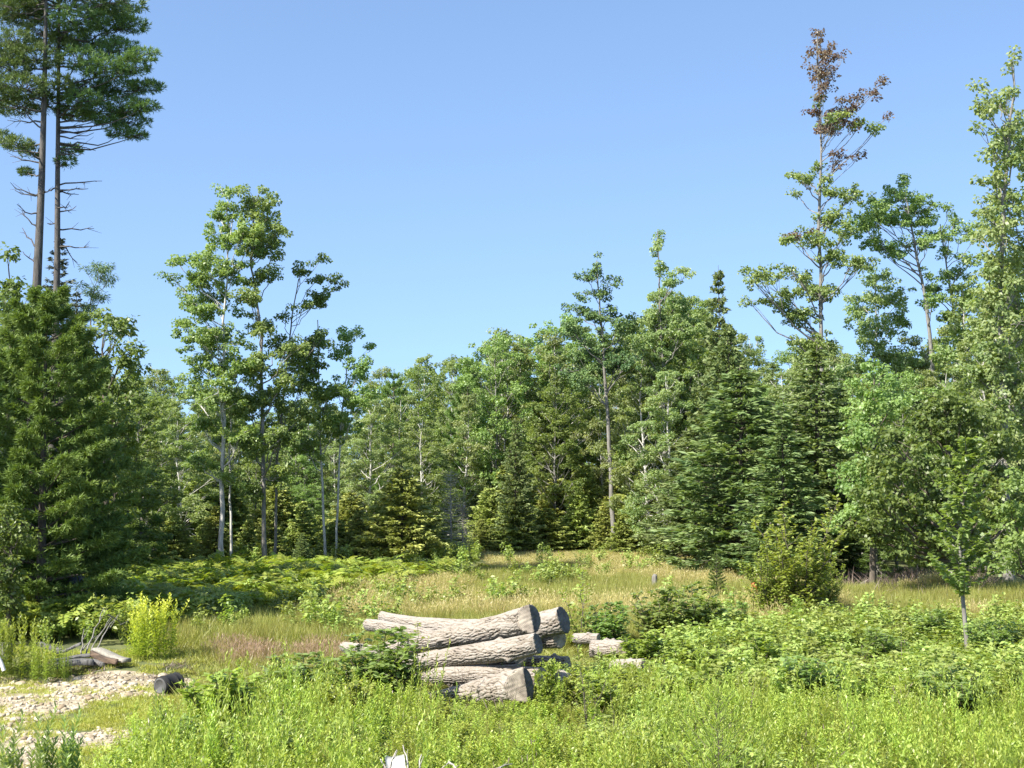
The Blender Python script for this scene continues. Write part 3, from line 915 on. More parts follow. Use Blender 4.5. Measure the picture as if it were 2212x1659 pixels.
own_tree('tall_aspen', 55, [(483, 1232), (482, 900), (480, 700), (498, 450)],
         [(470, 402, 15, 10), (480, 440, 28, 25), (470, 490, 35, 30), (520, 500, 40, 32), (450, 545, 35, 28), (500, 580, 45, 32), (430, 600, 35, 22), (375, 558, 22, 16), (362, 592, 16, 12), (405, 640, 38, 22),
          (470, 650, 50, 28), (390, 692, 28, 15), (425, 730, 55, 25), (490, 730, 50, 30), (440, 790, 52, 25), (510, 790, 45, 30), (470, 850, 50, 30), (415, 840, 35, 22), (445, 920, 36, 24), (520, 940, 34, 22), (440, 1000, 34, 22), (515, 1030, 28, 20)],
         'maple', 'bark_pale', 'tall aspen with a straight pale trunk, left front of the middle group', 401, .11)
own_tree('tall_maple', 55.5, [(576, 1228), (568, 900), (560, 700), (536, 560), (545, 430)],
         [(540, 420, 42, 22), (562, 455, 40, 25), (595, 492, 28, 20), (545, 500, 40, 28), (575, 530, 34, 18), (595, 545, 20, 10), (560, 590, 35, 20), (540, 640, 38, 20), (592, 580, 15, 10), (560, 700, 42, 20), (610, 742, 50, 18),
          (560, 780, 48, 28), (620, 800, 40, 28), (590, 860, 50, 28), (530, 870, 40, 25), (640, 880, 40, 25), (600, 940, 40, 24), (540, 960, 34, 22), (610, 1020, 34, 24), (550, 1060, 30, 20)],
         'maple', 'bark_grey', 'tall maple leaning to the right beside the pale aspen', 402, .095)
own_tree('forked_maple', 57, [(594, 1225), (600, 1000), (612, 850), (625, 700), (642, 600)],
         [(645, 585, 18, 18), (688, 560, 20, 10), (680, 598, 22, 15), (725, 598, 18, 18), (690, 636, 38, 18), (650, 662, 20, 10), (603, 680, 20, 8), (645, 755, 48, 18), (695, 730, 25, 14), (600, 920, 50, 30), (655, 830, 40, 24)],
         'dark', 'bark_grey', 'thin maple with an open lopsided top right of the tall leaning maple', 403, .065)
own_tree('slim_birch', 58, [(706, 1160), (692, 950), (687, 800), (684, 690)],
         [(690, 735, 26, 14), (670, 790, 45, 28), (705, 850, 42, 28), (690, 900, 40, 28), (670, 960, 40, 25), (720, 930, 30, 20)],
         'maple', 'bark_pale', 'slim pale birch leaning left, fourth stem of the middle group', 404, .06)
own_tree('slim_birch', 58, [(727, 1200), (737, 900), (752, 760)],
         [(757, 722, 32, 14), (805, 748, 20, 7), (738, 760, 26, 14), (772, 790, 32, 22), (740, 832, 38, 22), (785, 860, 36, 22), (745, 900, 36, 24)],
         'maple', 'bark_pale', 'slim pale birch with a flat dark crown, rightmost of the middle group', 405, .055)
own_tree('slim_birch', 56, [(503, 1228), (500, 1080), (497, 950), (500, 850)],
         [(500, 880, 40, 30), (530, 930, 35, 22), (475, 940, 30, 22)], 'maple', 'bark_pale', 'short pale birch stem just right of the tall aspen', 406, .06)
own_tree('tall_pine', 66, [(1322, 1180), (1313, 900), (1300, 700), (1290, 560)],
         [(1290, 568, 14, 16), (1262, 592, 30, 8), (1315, 606, 24, 10), (1285, 632, 38, 12), (1250, 668, 36, 14), (1312, 680, 36, 16), (1240, 712, 34, 18), (1292, 742, 46, 22), (1352, 702, 38, 20), (1330, 785, 52, 30), (1260, 800, 46, 28)],
         'pinetall', 'bark_grey', 'tall flat-boughed tree with a pointed top in the middle of the skyline', 407, .13, dens=.9)
own_tree('thin_topped_maple', 66, [(1440, 1150), (1436, 900), (1428, 700), (1423, 495)],
         [(1424, 500, 11, 10), (1420, 530, 24, 11), (1425, 572, 22, 14), (1452, 602, 26, 12), (1484, 588, 20, 12), (1425, 630, 28, 16), (1460, 660, 44, 22), (1410, 690, 40, 26), (1480, 710, 46, 30), (1430, 770, 56, 36), (1370, 740, 40, 25)],
         'pale', 'bark_grey', 'maple with a thin topknot of leaves rising above the skyline right of centre', 408, .11)
red = [(1780, 50, 10, 10), (1775, 72, 16, 14), (1785, 92, 26, 20), (1812, 112, 24, 14), (1764, 98, 14, 8), (1770, 128, 20, 10), (1792, 142, 30, 18), (1833, 108, 12, 8), (1800, 168, 14, 10), (1788, 196, 24, 20), (1770, 228, 20, 16), (1802, 240, 32, 22),
       (1850, 222, 32, 18), (1890, 190, 22, 12), (1922, 168, 16, 12), (1842, 252, 30, 14), (1860, 200, 14, 12), (1932, 238, 10, 10), (1800, 270, 30, 10), (1745, 385, 18, 8), (1720, 505, 18, 8), (1760, 500, 18, 8), (1830, 328, 28, 8), (1868, 326, 14, 7), (1820, 350, 16, 12)]
own_tree('red_topped_maple', 60, [(1782, 1200), (1778, 900), (1776, 650), (1779, 420), (1783, 250), (1778, 50)],
         [(1905, 272, 24, 10), (1870, 260, 20, 10), (1830, 235, 16, 8), (1790, 262, 24, 10), (1775, 205, 12, 8), (1810, 250, 18, 8), (1740, 376, 28, 14), (1768, 350, 24, 10), (1790, 380, 16, 12), (1728, 412, 18, 7), (1780, 402, 18, 8), (1812, 408, 26, 12), (1720, 512, 26, 14), (1762, 505, 34, 18), (1802, 465, 38, 22), (1850, 412, 34, 14),
          (1640, 596, 44, 16), (1612, 582, 16, 8), (1700, 640, 46, 22), (1738, 592, 26, 14), (1795, 545, 34, 22), (1852, 560, 44, 18), (1700, 575, 26, 8), (1782, 620, 50, 22), (1622, 652, 22, 8), (1740, 680, 46, 22), (1830, 500, 30, 14), (1760, 740, 50, 26)],
         'maple', 'bark_grey', 'very tall thin maple whose top leaves have turned reddish brown', 409, .13, L=.115, W=.09, extra=(red, 'red'), sub=.19, dens=.85)
own_tree('open_maple', 62, [(2030, 1150), (2022, 900), (2010, 720), (1996, 600), (1970, 460), (1962, 400)],
         [(1970, 378, 22, 12), (1945, 412, 44, 18), (1990, 432, 34, 22), (1962, 462, 50, 22), (1912, 456, 48, 22), (1902, 520, 50, 16), (2010, 480, 30, 20), (1872, 482, 38, 18), (1990, 520, 40, 14), (1940, 540, 30, 10), (2010, 590, 16, 12), (2022, 650, 30, 14), (1900, 430, 30, 12)],
         'maple', 'bark_grey', 'open-crowned maple with a crooked trunk against the sky at the right', 410, .14, dens=.9)
own_tree('open_maple', 63, [(2098, 1150), (2095, 900), (2078, 730), (2055, 600), (2040, 480)],
         [(2058, 440, 12, 10), (2075, 468, 18, 14), (2050, 500, 28, 14), (2100, 490, 30, 18), (2050, 545, 24, 12), (2075, 590, 30, 18), (2030, 620, 26, 14), (2100, 560, 24, 16), (2110, 640, 34, 24), (2060, 680, 30, 16), (2090, 730, 40, 30)],
         'maple', 'bark_grey', 'leaning dark-trunked maple between the open-crowned maple and the tall right-edge tree', 411, .12, dens=.9)
own_tree('pale_aspen', 64, [(1905, 1150), (1902, 900), (1900, 760), (1895, 600)],
         [(1890, 598, 38, 14), (1915, 635, 56, 26), (1865, 650, 40, 22), (1935, 690, 40, 26), (1880, 700, 45, 25), (1900, 750, 60, 24), (1850, 790, 46, 26), (1950, 780, 44, 28)],
         'pale', 'bark_pale', 'greyish pale green tree below the gap between the two open maples', 412, .1, dens=.85, L=.12, W=.08)
own_tree('edge_poplar', 47, [(2235, 1240), (2238, 900), (2240, 600), (2250, 400)], [(2210, 300, 40, 40), (2240, 360, 50, 40), (2190, 450, 50, 40), (2230, 520, 60, 50), (2190, 620, 60, 50), (2240, 700, 60, 50), (2170, 780, 60, 50), (2230, 860, 60, 50), (2180, 930, 60, 50), (2110, 900, 50, 40), (2120, 800, 46, 40), (2130, 700, 40, 36), (2230, 1010, 60, 50)], 'pale', 'bark_grey', 'light green tree just behind the tall one at the right edge', 418, .16, spread=1.0, L=.14, W=.10, dens=.8)
own_tree('edge_poplar', 45, [(2172, 1240), (2168, 900), (2166, 600), (2195, 300), (2206, 120)],
         [(2203, 118, 14, 22), (2138, 170, 18, 14), (2190, 192, 28, 26), (2150, 222, 26, 22), (2200, 260, 30, 30), (2128, 262, 18, 10), (2170, 300, 34, 32), (2205, 340, 30, 26), (2160, 372, 30, 22), (2195, 410, 36, 26), (2130, 438, 26, 16), (2180, 478, 42, 32), (2126, 506, 22, 14), (2165, 560, 46, 36),
          (2205, 600, 40, 40), (2145, 640, 46, 34), (2190, 700, 46, 36), (2150, 760, 44, 34), (2200, 820, 46, 40), (2150, 880, 46, 36), (2195, 950, 46, 40), (2140, 1000, 44, 36)],
         'pale', 'bark_grey', 'tall light green tree cut off by the right edge of the photo', 413, .16, spread=1.0, L=.14, W=.10, dens=.8)
own_tree('roadside_maple', 41, [(2065, 1280), (2060, 1150), (2050, 1000), (2040, 880)],
         [(2040, 870, 60, 32), (1990, 900, 50, 36), (2100, 900, 50, 36), (1930, 950, 50, 36), (2040, 940, 70, 40), (2150, 940, 50, 40), (1900, 1010, 50, 36), (1980, 1010, 60, 40), (2070, 1010, 60, 40), (2160, 1030, 60, 40),
          (1890, 1080, 50, 34), (1960, 1080, 60, 40), (2040, 1080, 60, 36), (2120, 1090, 60, 40), (2190, 1110, 50, 40), (1930, 1140, 60, 34), (2010, 1150, 60, 34), (2100, 1160, 60, 34), (1860, 1130, 36, 26), (2180, 1180, 46, 34), (1950, 1190, 50, 20)],
         'dark', 'bark_brown', 'broad spreading maple over the shaded brush at the right', 414, .14, spread=1.4, L=.13, W=.10, dens=.75)
own_tree('roadside_maple', 44, [(1880, 1260), (1880, 1100), (1885, 950), (1890, 820)],
         [(1890, 810, 45, 28), (1860, 860, 50, 32), (1930, 860, 46, 34), (1890, 920, 56, 36), (1840, 950, 40, 30), (1870, 1000, 50, 36), (1830, 1040, 40, 34), (1880, 1080, 46, 34), (1830, 1120, 44, 30)],
         'maple', 'bark_brown', 'mid green maple filling the gap between the dark firs and the spreading maple', 415, .12, dens=.75)
own_tree('roadside_maple', 37, [(2225, 1330), (2222, 1200), (2215, 1050)],
         [(2212, 1040, 40, 32), (2180, 1100, 40, 30), (2225, 1120, 44, 36), (2190, 1170, 42, 30), (2230, 1200, 44, 36), (2185, 1215, 30, 20)],
         'maple', 'bark_brown', 'leafy maple at the right edge in front of the spreading maple', 416, .09, L=.11, W=.08, dens=.75)

for (ox, ty, Y, kd) in [(1850, 1040, 50, 4), (1930, 960, 52, 4), (2020, 900, 53, 0), (2120, 930, 52, 4), (2200, 960, 50, 0), (1980, 1080, 48, 4), (2080, 1080, 47.5, 4), (2170, 1090, 46.5, 4), (1890, 1120, 47, 4), (1960, 800, 58, 2), (2060, 790, 60, 5), (2150, 820, 57, 3), (1860, 800, 60, 1), (1790, 850, 57, 2), (1680, 800, 60, 5), (1450, 800, 63, 5), (2100, 600, 62, 1), (2180, 540, 60, 3), (2140, 700, 56, 5), (2205, 640, 57, 0), (1740, 720, 66, 1), (1990, 720, 66, 5), (2045, 690, 68, 3), (1430, 700, 70, 0), (1500, 660, 70, 2), (1400, 760, 66, 5), (1130, 740, 73, 1), (1190, 720, 74, 3), (1080, 760, 74, 5)]:
    stand(leafy[kd], 12, 'understory_tree', ox, Y, ty, ('upper' if ty < 830 else 'lower') + ' leafy tree behind the spreading maples, %s the crooked open maple' % ('left of' if ox < 2000 else 'right of') if ox > 1840 else ['round-topped', 'pale slim', 'broad', 'high-crowned pale', 'dark', 'light bushy'][kd] + ' tree rising to the skyline, ' + where(ox), 'tree', ('upper' if ty < 830 else 'lower') + ' understory %s the crooked open maple' % ('left of' if ox < 2000 else 'right of') if ox > 1840 else 'skyline trees, %s, %s crowns' % (where(ox), ['round', 'slim', 'broad', 'high', 'dark', 'bushy'][kd]), 1.1)
# the left wood
for (ox, ty, Y, kd) in [(250, 1000, 46, 4), (300, 1000, 50, 4), (180, 1050, 42, 4), (40, 950, 40, 4), (-40, 900, 42, 4), (110, 1000, 41, 4), (330, 960, 58, 1), (290, 840, 56, 0), (400, 900, 62, 5), (350, 860, 64, 3), (-70, 1000, 36, 4), (130, 760, 46, 0), (220, 800, 48, 0)]:
    stand(leafy[kd], 12, 'understory_tree', ox, Y, ty, ('tall' if ty < 850 else 'low') + ' leafy tree in the left wood, ' + ('behind the big young white pine' if ox < 150 else 'right of the big young white pine'), 'tree', ('tall' if ty < 850 else 'low') + (' trees behind the young white pine' if ox < 150 else ' trees right of the young white pine'), 1.2)
own_tree('left_oak', 40, [(235, 1290), (232, 1100), (225, 900), (220, 720)],
         [(225, 690, 36, 24), (262, 705, 32, 24), (200, 745, 50, 32), (260, 768, 40, 30), (285, 792, 24, 22), (220, 820, 60, 36), (282, 850, 34, 30), (240, 880, 56, 36), (180, 900, 50, 36), (275, 920, 30, 26), (230, 960, 56, 36), (240, 1040, 44, 40), (250, 1110, 36, 34)],
         'dark', 'bark_brown', 'dark green oak at the right side of the left-hand trees', 420, .16, L=.13, W=.09, dens=.8)
own_tree('left_maple', 36, [(15, 1330), (15, 1100), (18, 900), (20, 680)],
         [(8, 560, 16, 22), (12, 610, 30, 30), (30, 655, 40, 34), (5, 700, 44, 40), (40, 740, 44, 40), (0, 800, 44, 44), (35, 840, 40, 40), (5, 910, 46, 46), (30, 980, 40, 44), (-10, 1040, 46, 44), (20, 1110, 44, 40), (-20, 1180, 44, 40)],
         'dark', 'bark_brown', 'dark leafy maple at the left edge behind the young white pine', 421, .14, L=.13, W=.095, dens=.8)
own_tree('left_maple', 33.5, [(-60, 1400), (-60, 1100), (-50, 900)],
         [(-40, 860, 60, 50), (-60, 960, 66, 50), (-30, 1060, 60, 50), (-60, 1140, 66, 50), (-20, 1200, 50, 40), (-70, 800, 50, 40)],
         'dark', 'bark_brown', 'dark maple mostly outside the left edge of the photo', 422, .14, L=.13, W=.095, dens=.7)
for (X_, Y_, h_) in [(-15.2, 29.5, 11), (-17.2, 27.0, 12), (-19.0, 31.0, 13)]:
    place(leafy[4], 'edge_tree', (X_, Y_, float(gz(X_, Y_))), X_, (1.25, 1.25, h_ / 12), 'dark tree standing just outside the left edge and shading the young white pine', 'tree', 'trees outside the left edge')
own_tree('left_shade_bush', 29.5, [(28, 1400), (28, 1300), (30, 1180)],
         [(20, 1120, 40, 26), (50, 1150, 34, 22), (10, 1180, 46, 28), (40, 1225, 44, 26), (5, 1260, 46, 30), (30, 1300, 34, 22)],
         'dark', 'bark_brown', 'low dark leafy bush at the left edge above the goldenrod', 423, .06, L=.09, W=.06, dens=.7, spread=.7)
yp = pine_proto(7.6, 2.2, 430, 'pine', levels=19, per=7, dens=1.2, power=.55)
stand(yp, 7.6, 'young_white_pine', 95, 32, 630, 'big bushy young white pine lit from the left, foot in deep shade', 'tree', None, 1.12, rz=.4)
stand(yp, 7.6, 'young_white_pine', 175, 34, 900, 'smaller white pine at the right foot of the big bushy one', 'tree', None, .95, rz=2.2)
spr = conifer_proto(16, 2.0, 431, 'spruce', levels=60, per=8, droop=.2, L=.26, W=.055, sprays=4, power=.85)
stand(spr, 16, 'dark_spruce', 120, 50.5, 500, 'dark slender spruce top around the second tall pine trunk', 'tree', None, 1.0)
stand(spr, 16, 'dark_spruce', 160, 46, 620, 'dark spruce between the tall pines and the oak', 'tree', None, .9)


def tall_pine(trunk, pads, deads, Y, r0, label, seed, top):
    r = np.random.default_rng(seed)
    base = np.array(gp(trunk[0][0] / K, Y))
    tr, cr, db = MB(), MB(), MB()
    tp = np.array([[0, 0, -.2]] + [list(V(a, b, Y) - base) for a, b in trunk[1:]])
    t = np.linspace(0, 1, 18); sg = np.linspace(0, 1, len(tp))
    zz = -.2 + t * (tp[-1, 2] + .2)
    P = np.stack([np.interp(zz, tp[:, 2], tp[:, 0]), np.interp(zz, tp[:, 2], tp[:, 1]), zz], 1)
    tr.tube(P, r0 * (1 - t * .85), 10)
    m = Y / FO
    def at(z): return np.array([np.interp(z, P[:, 2], P[:, 0]), np.interp(z, P[:, 2], P[:, 1]), z])
    for (bx, by, rx, ry) in pads:
        c = V(bx, by, Y + r.uniform(-1.3, 1.3)) - base
        hd = abs(c[0])
        pine_pad(cr, tr, c, rx * m * 1.1, rx * m * .9, ry * m * 1.35, r, dens=1.7, L=.15, W=.021, start=at(c[2] - .12 * hd - .2))
    # crown above the frame
    Ht = P[-1, 2]
    zc = V(0, 0, Y)[2] - base[2]
    for k in range(12):
        z = r.uniform(zc, Ht); R_ = 2.6 * (1 - (z - zc) / (Ht - zc + .5)) ** .6
        az = k * 2.4; rr = R_ * r.uniform(.4, 1)
        c = np.array([math.cos(az) * rr + P[-1, 0], math.sin(az) * rr, z])
        pine_pad(cr, tr, c, .9, .8, .45, r, dens=.3, L=.19, W=.03, start=at(z - .2))
    for (x0, y0, x1, y1) in deads:
        a0 = V(x0, y0, Y) - base; a0 = at(a0[2]); b0 = V(x1, y1, Y + r.uniform(-.6, .6)) - base
        c = curve(a0, b0, r.uniform(-.12, .05), 6, .03, r)
        db.tube(c, np.linspace(.030, .008, 6), 5)
        for q in range(4):
            i = r.integers(2, 5); e0 = c[i] + (c[-1] - c[0]) * .18 + r.normal(0, .12, 3)
            db.tube(curve(c[i], e0, 0, 3), np.linspace(.010, .004, 3), 3)
    parts = [('trunk', tr.mesh('trunk', 'bark_pine', smooth=True)), ('crown', cr.mesh('crown', 'pinetall')), ('dead_branches', db.mesh('dead_branches', 'bark_pine'))]
    return place(parts, 'tall_white_pine', base, 0, 1, label, 'tree')


tall_pine([(70, 1180), (72, 640), (78, 400), (80, 150), (78, -130)],
          [(20, 20, 60, 30), (70, 60, 50, 26), (10, 80, 50, 26), (60, 115, 55, 26), (0, 140, 50, 24), (30, 180, 60, 24), (85, 215, 44, 22), (15, 225, 50, 20), (-20, 110, 60, 30), (110, 90, 40, 24), (-30, 200, 50, 24), (105, 170, 36, 18), (20, 305, 34, 14), (-15, 290, 30, 14), (52, 325, 22, 12),
           (45, 368, 16, 9)],
          [(72, 420, 10, 388), (72, 408, 20, 405), (70, 455, 25, 436), (72, 490, 36, 450), (70, 530, 38, 488), (70, 565, 40, 540), (78, 255, 0, 250), (76, 320, 0, 312), (72, 405, 96, 402), (76, 345, 8, 330), (76, 270, 20, 205)], 41, .215,
          'left one of the two tall white pines, thicker trunk, cut off by the photo top', 440, -150)
tall_pine([(113, 1180), (116, 560), (113, 400), (110, 150), (108, -110)],
          [(150, 30, 60, 28), (220, 30, 50, 26), (262, 42, 42, 16), (245, 8, 36, 16), (190, 80, 60, 28), (240, 95, 44, 22), (292, 108, 34, 14), (160, 120, 50, 26), (215, 140, 60, 24), (270, 135, 40, 18), (300, 178, 38, 12), (245, 185, 55, 22),
           (180, 190, 50, 22), (200, 235, 50, 18), (262, 225, 44, 20), (300, 222, 34, 12), (272, 255, 40, 18), (250, 280, 30, 14), (285, 285, 22, 10), (165, 205, 40, 16), (150, 240, 40, 12), (130, 70, 40, 30), (140, 320, 24, 12), (130, 345, 22, 12), (215, 255, 26, 12)],
          [(115, 395, 210, 385), (115, 405, 180, 402), (115, 410, 160, 415), (114, 455, 155, 440), (115, 440, 140, 430), (116, 492, 195, 490), (117, 530, 185, 528), (114, 265, 190, 255), (114, 285, 190, 278), (114, 300, 195, 318), (114, 330, 165, 324), (114, 400, 86, 408), (114, 470, 92, 478),
           (114, 270, 165, 262), (114, 240, 150, 225), (116, 510, 160, 565)], 42, .165,
          'right trunk of the two tall white pines, with long boughs reaching right', 441, -150)
own_tree('pine_bough_tree', 52, [(195, 1200), (190, 900), (190, 650)], [(205, 585, 34, 18), (228, 600, 18, 10), (190, 625, 30, 14), (175, 660, 40, 20), (215, 640, 16, 10)], 'pinetall', 'bark_brown', 'grey-green feathery tree top right of the tall pine trunks', 442, .09, L=.16, W=.03, dens=.5)

# ------------------------------------------------------------------ shrubs and saplings of the clearing
def put_shrub(parts, H0, name, ox, oyb, top, label, seed, wid=1.0, Y=None, cat='shrub', group=None):
    """foot seen at overview row oyb (sets the distance), top at row top"""
    Y = Y or F * CAMZ / (oyb / K - HZ)
    rz = seed * 1.3
    gx, gy, g = gp(ox / K, Y)
    h = V(ox, top, Y)[2] - g
    s = h / H0
    return place(parts, name, (gx, gy, g), rz, (wid * s, wid * s, s), label, cat, group)


bush = shrub_proto(3.0, 1.25, 501, 'bright', stems=13, L=.12, W=.06, twigs=20, lp=14, base=.10, sr=.018)
put_shrub(bush, 3.0, 'sapling_bush', 1722, 1345, 1045, 'tall yellow-green multi-stemmed sapling bush in front of the firs', 1, 1.05)
put_shrub(bush, 3.0, 'sapling_bush', 1655, 1345, 1140, 'lower part-shaded bush on the left flank of the tall sapling bush', 2, 1.0)
put_shrub(bush, 3.0, 'sapling_bush', 1780, 1335, 1180, 'bush on the right flank of the tall sapling bush', 3, .95)
sap = shrub_proto(3.6, 1.25, 502, 'maple', stems=1, L=.115, W=.095, twigs=56, lp=34, base=.30, single=True, bark='bark_grey', sr=.045)
put_shrub(sap, 3.6, 'maple_sapling', 2080, 1430, 950, 'young maple with a bare pale lower stem, standing alone at the right', 4, 1.0, cat='sapling')
drk = shrub_proto(1.4, .75, 503, 'maple', stems=10, L=.10, W=.058, twigs=13, lp=15, base=.10)
lit = shrub_proto(1.3, .60, 504, 'bright', stems=9, L=.11, W=.068, twigs=12, lp=13, base=.12)
thin = shrub_proto(1.7, .55, 505, 'bright', stems=4, L=.09, W=.05, twigs=9, lp=7, base=.2)
for (p, h0, nm, ox, oyb, top, wd, lb) in [
    (drk, 1.4, 'shrub', 1420, 1390, 1235, 1.2, 'dark rounded shrub behind the right end of the logs'),
    (drk, 1.4, 'shrub', 1500, 1385, 1225, 1.2, 'dark shrub left of the sapling bush, right of the rounded one'),
    (drk, 1.4, 'shrub', 1310, 1400, 1270, 1.25, 'leafy shrub just behind the second log end'),
    (thin, 1.7, 'thin_shrub', 1255, 1400, 1205, 1.0, 'thin upright shrub with sparse twigs above the second log end'),
    (drk, 1.4, 'shrub', 1580, 1370, 1275, 1.3, 'low shrub in front of the small round pine'),
    (lit, 1.3, 'shrub', 1390, 1450, 1335, 1.4, 'bright low shrub above the short log at the right'),
    (lit, 1.3, 'shrub', 1500, 1480, 1360, 1.5, 'bright leafy shrub well right of the log pile'),
    (drk, 1.4, 'shrub', 1900, 1440, 1330, 1.5, 'dull green shrub among the brambles, left of the young maple'),
    (drk, 1.4, 'shrub', 2130, 1440, 1310, 1.2, 'shaded shrub right beside the stem of the young maple'),
    (drk, 1.4, 'shrub', 2000, 1400, 1290, 1.3, 'low shrub behind and left of the young maple'),
    (drk, 1.4, 'shrub', 2060, 1560, 1400, 1.4, 'dark leafy shrub in front of the young maple'),
    (drk, 1.4, 'shrub', 1740, 1530, 1380, 1.5, 'grey-green leafy shrub below the sapling bush'),
    (lit, 1.3, 'shrub', 1655, 1470, 1340, 1.3, 'bright-leaved shrub at the foot of the dark shrubs'),
    (lit, 1.3, 'shrub', 760, 1570, 1440, 1.2, 'bright leafy weeds at the lower left of the pile'),
    (lit, 1.3, 'shrub', 960, 1575, 1490, 1.1, 'low weeds in front of the thin end of the front bottom log'),
    (lit, 1.3, 'shrub', 1305, 1560, 1430, 1.3, 'leafy weeds hiding the short logs at the right'),
    (lit, 1.3, 'shrub', 1345, 1545, 1425, 1.2, 'leafy weeds in front of the rightmost bark log'),
    (thin, 1.7, 'thin_shrub', 1290, 1530, 1385, .8, 'upright weeds between the short logs and the pile'),
    (lit, 1.3, 'shrub', 1400, 1550, 1445, 1.3, 'bright weeds just right of the last pale log'),
    (lit, 1.3, 'shrub', 505, 1590, 1440, 1.3, 'bright shrub right beside the round-leaved one at the track edge'),
    (drk, 1.4, 'shrub', 870, 1530, 1390, 1.0, 'dark leafy weeds just left of the knotted log'),
    (drk, 1.4, 'shrub', 825, 1525, 1310, 1.3, 'leafy shrub growing up in front of the left part of the log pile'),
    (thin, 1.7, 'thin_shrub', 905, 1520, 1315, .9, 'thin twig with hanging leaves in front of the top log'),
    (drk, 1.4, 'shrub', 650, 1520, 1375, 1.7, 'dark shrub left of the log pile'),
    (drk, 1.4, 'shrub', 730, 1530, 1390, 1.6, 'shrub between the dark shrub and the log pile'),
    (lit, 1.3, 'shrub', 480, 1590, 1405, 1.4, 'bright round-leaved shrub at the edge of the stony track'),
    (drk, 1.4, 'shrub', 430, 1640, 1510, 1.2, 'darker shrub below the bright one at the edge of the track'),
    (thin, 1.7, 'thin_shrub', 1268, 1590, 1340, .75, 'slender sapling growing up right of the log ends'),
    (lit, 1.3, 'shrub', 1180, 1545, 1395, .6, 'small weed tuft with yellowing leaves between the log ends'),
    (lit, 1.3, 'shrub', 1240, 1540, 1420, .9, 'low leafy tuft in front of the short logs at the right'),
    (thin, 1.7, 'thin_shrub', 1330, 1640, 1470, .9, 'thin leafy stem rising from the weeds right of the logs')]:
    put_shrub(p, h0, nm, ox, oyb, top, lb, ox % 7, wd)

gb = [('foliage', rod_proto(1.25, 520, 'gold', stems=46, spread=.50, L=.13, W=.026, per=50, yellow=.25).mesh('foliage', 'gold'))]
put_shrub(gb, 1.25, 'goldenrod_clump', 338, 1425, 1285, 'tall bright yellow-green goldenrod clump behind the black bucket', 1, 1.1, cat='plant')
gl = [('foliage', rod_proto(1.0, 521, 'forb', stems=26, spread=.42, L=.12, W=.024, per=40).mesh('foliage', 'forb'))]
for ox, oyb, top, wd, lb in [(60, 1445, 1325, .9, 'pale goldenrod clump left of the board pile'), (10, 1450, 1335, .6, 'goldenrod at the left edge above the white pipe'),
                             (110, 1450, 1375, .9, 'low goldenrod right in front of the board pile'), (150, 1447, 1395, .5, 'few goldenrod stems before the grey boards')]:
    put_shrub(gl, 1.0, 'goldenrod_clump', ox, oyb, top, lb, ox % 5, wd, cat='plant')
stalk = [('stalk', rod_proto(1.0, 522, 'maple', stems=9, spread=.13, L=.15, W=.022, per=90).mesh('stalk', 'maple'))]
for ox, top, Y, lb in [(100, 1540, 14.5, 'dark leafy weed stalk at the bottom left, left of its neighbour'), (155, 1545, 14.6, 'dark leafy weed stalk at the bottom left, nearer the middle'),
                       (25, 1560, 13.8, 'thin spreading weed stalk in the bottom left corner'), (345, 1500, 17.5, 'leafy weed stalk at the right edge of the stony track')]:
    put_shrub(stalk, 1.0, 'weed_stalk', ox, 0, top, lb, 2, .9, Y=Y, cat='plant')


def feathery(H, seed):
    """asparagus-like plant: one stem, fine rising branchlets with thread leaves"""
    r = np.random.default_rng(seed)
    tr, cr = MB(), MB()
    tr.tube(curve((0, 0, 0), (.03, 0, H), 0, 6, .01, r), np.linspace(.010, .003, 6), 5)
    for k in range(64):
        f = (k + 1) / 66; az = k * 2.4; ln = .78 * (1 - f) ** .8 + .06
        c = curve((0, 0, .12 + f * (H - .15)), (math.cos(az) * ln * .8, math.sin(az) * ln * .8, .12 + f * (H - .15) + ln * .75), -.05 * ln, 6, .01, r)
        tr.tube(c, np.linspace(.004, .0015, 6), 3)
        n = int(60 * ln + 8); tt = r.uniform(.15, 1, n)
        b = np.stack([np.interp(tt, np.linspace(0, 1, 6), c[:, q]) for q in range(3)], 1)
        d = np.array([math.cos(az) * .4, math.sin(az) * .4, .8]) + r.normal(0, .5, (n, 3))
        cr.leaves(b, d, r.normal(0, 1, (n, 3)), .10 * r.uniform(.6, 1.2, n), .008, np.clip(r.normal(.45, .2, n), 0, 1), fold=0)
    return [('stem', tr.mesh('stem', 'bark_brown')), ('foliage', cr.mesh('foliage', 'forb'))]


put_shrub(feathery(1.35, 530), 1.35, 'feathery_plant', 1545, 0, 1480, 'feathery cone-shaped plant with fine branchlets in the bottom foreground', 1, .85, Y=14.2, cat='plant')

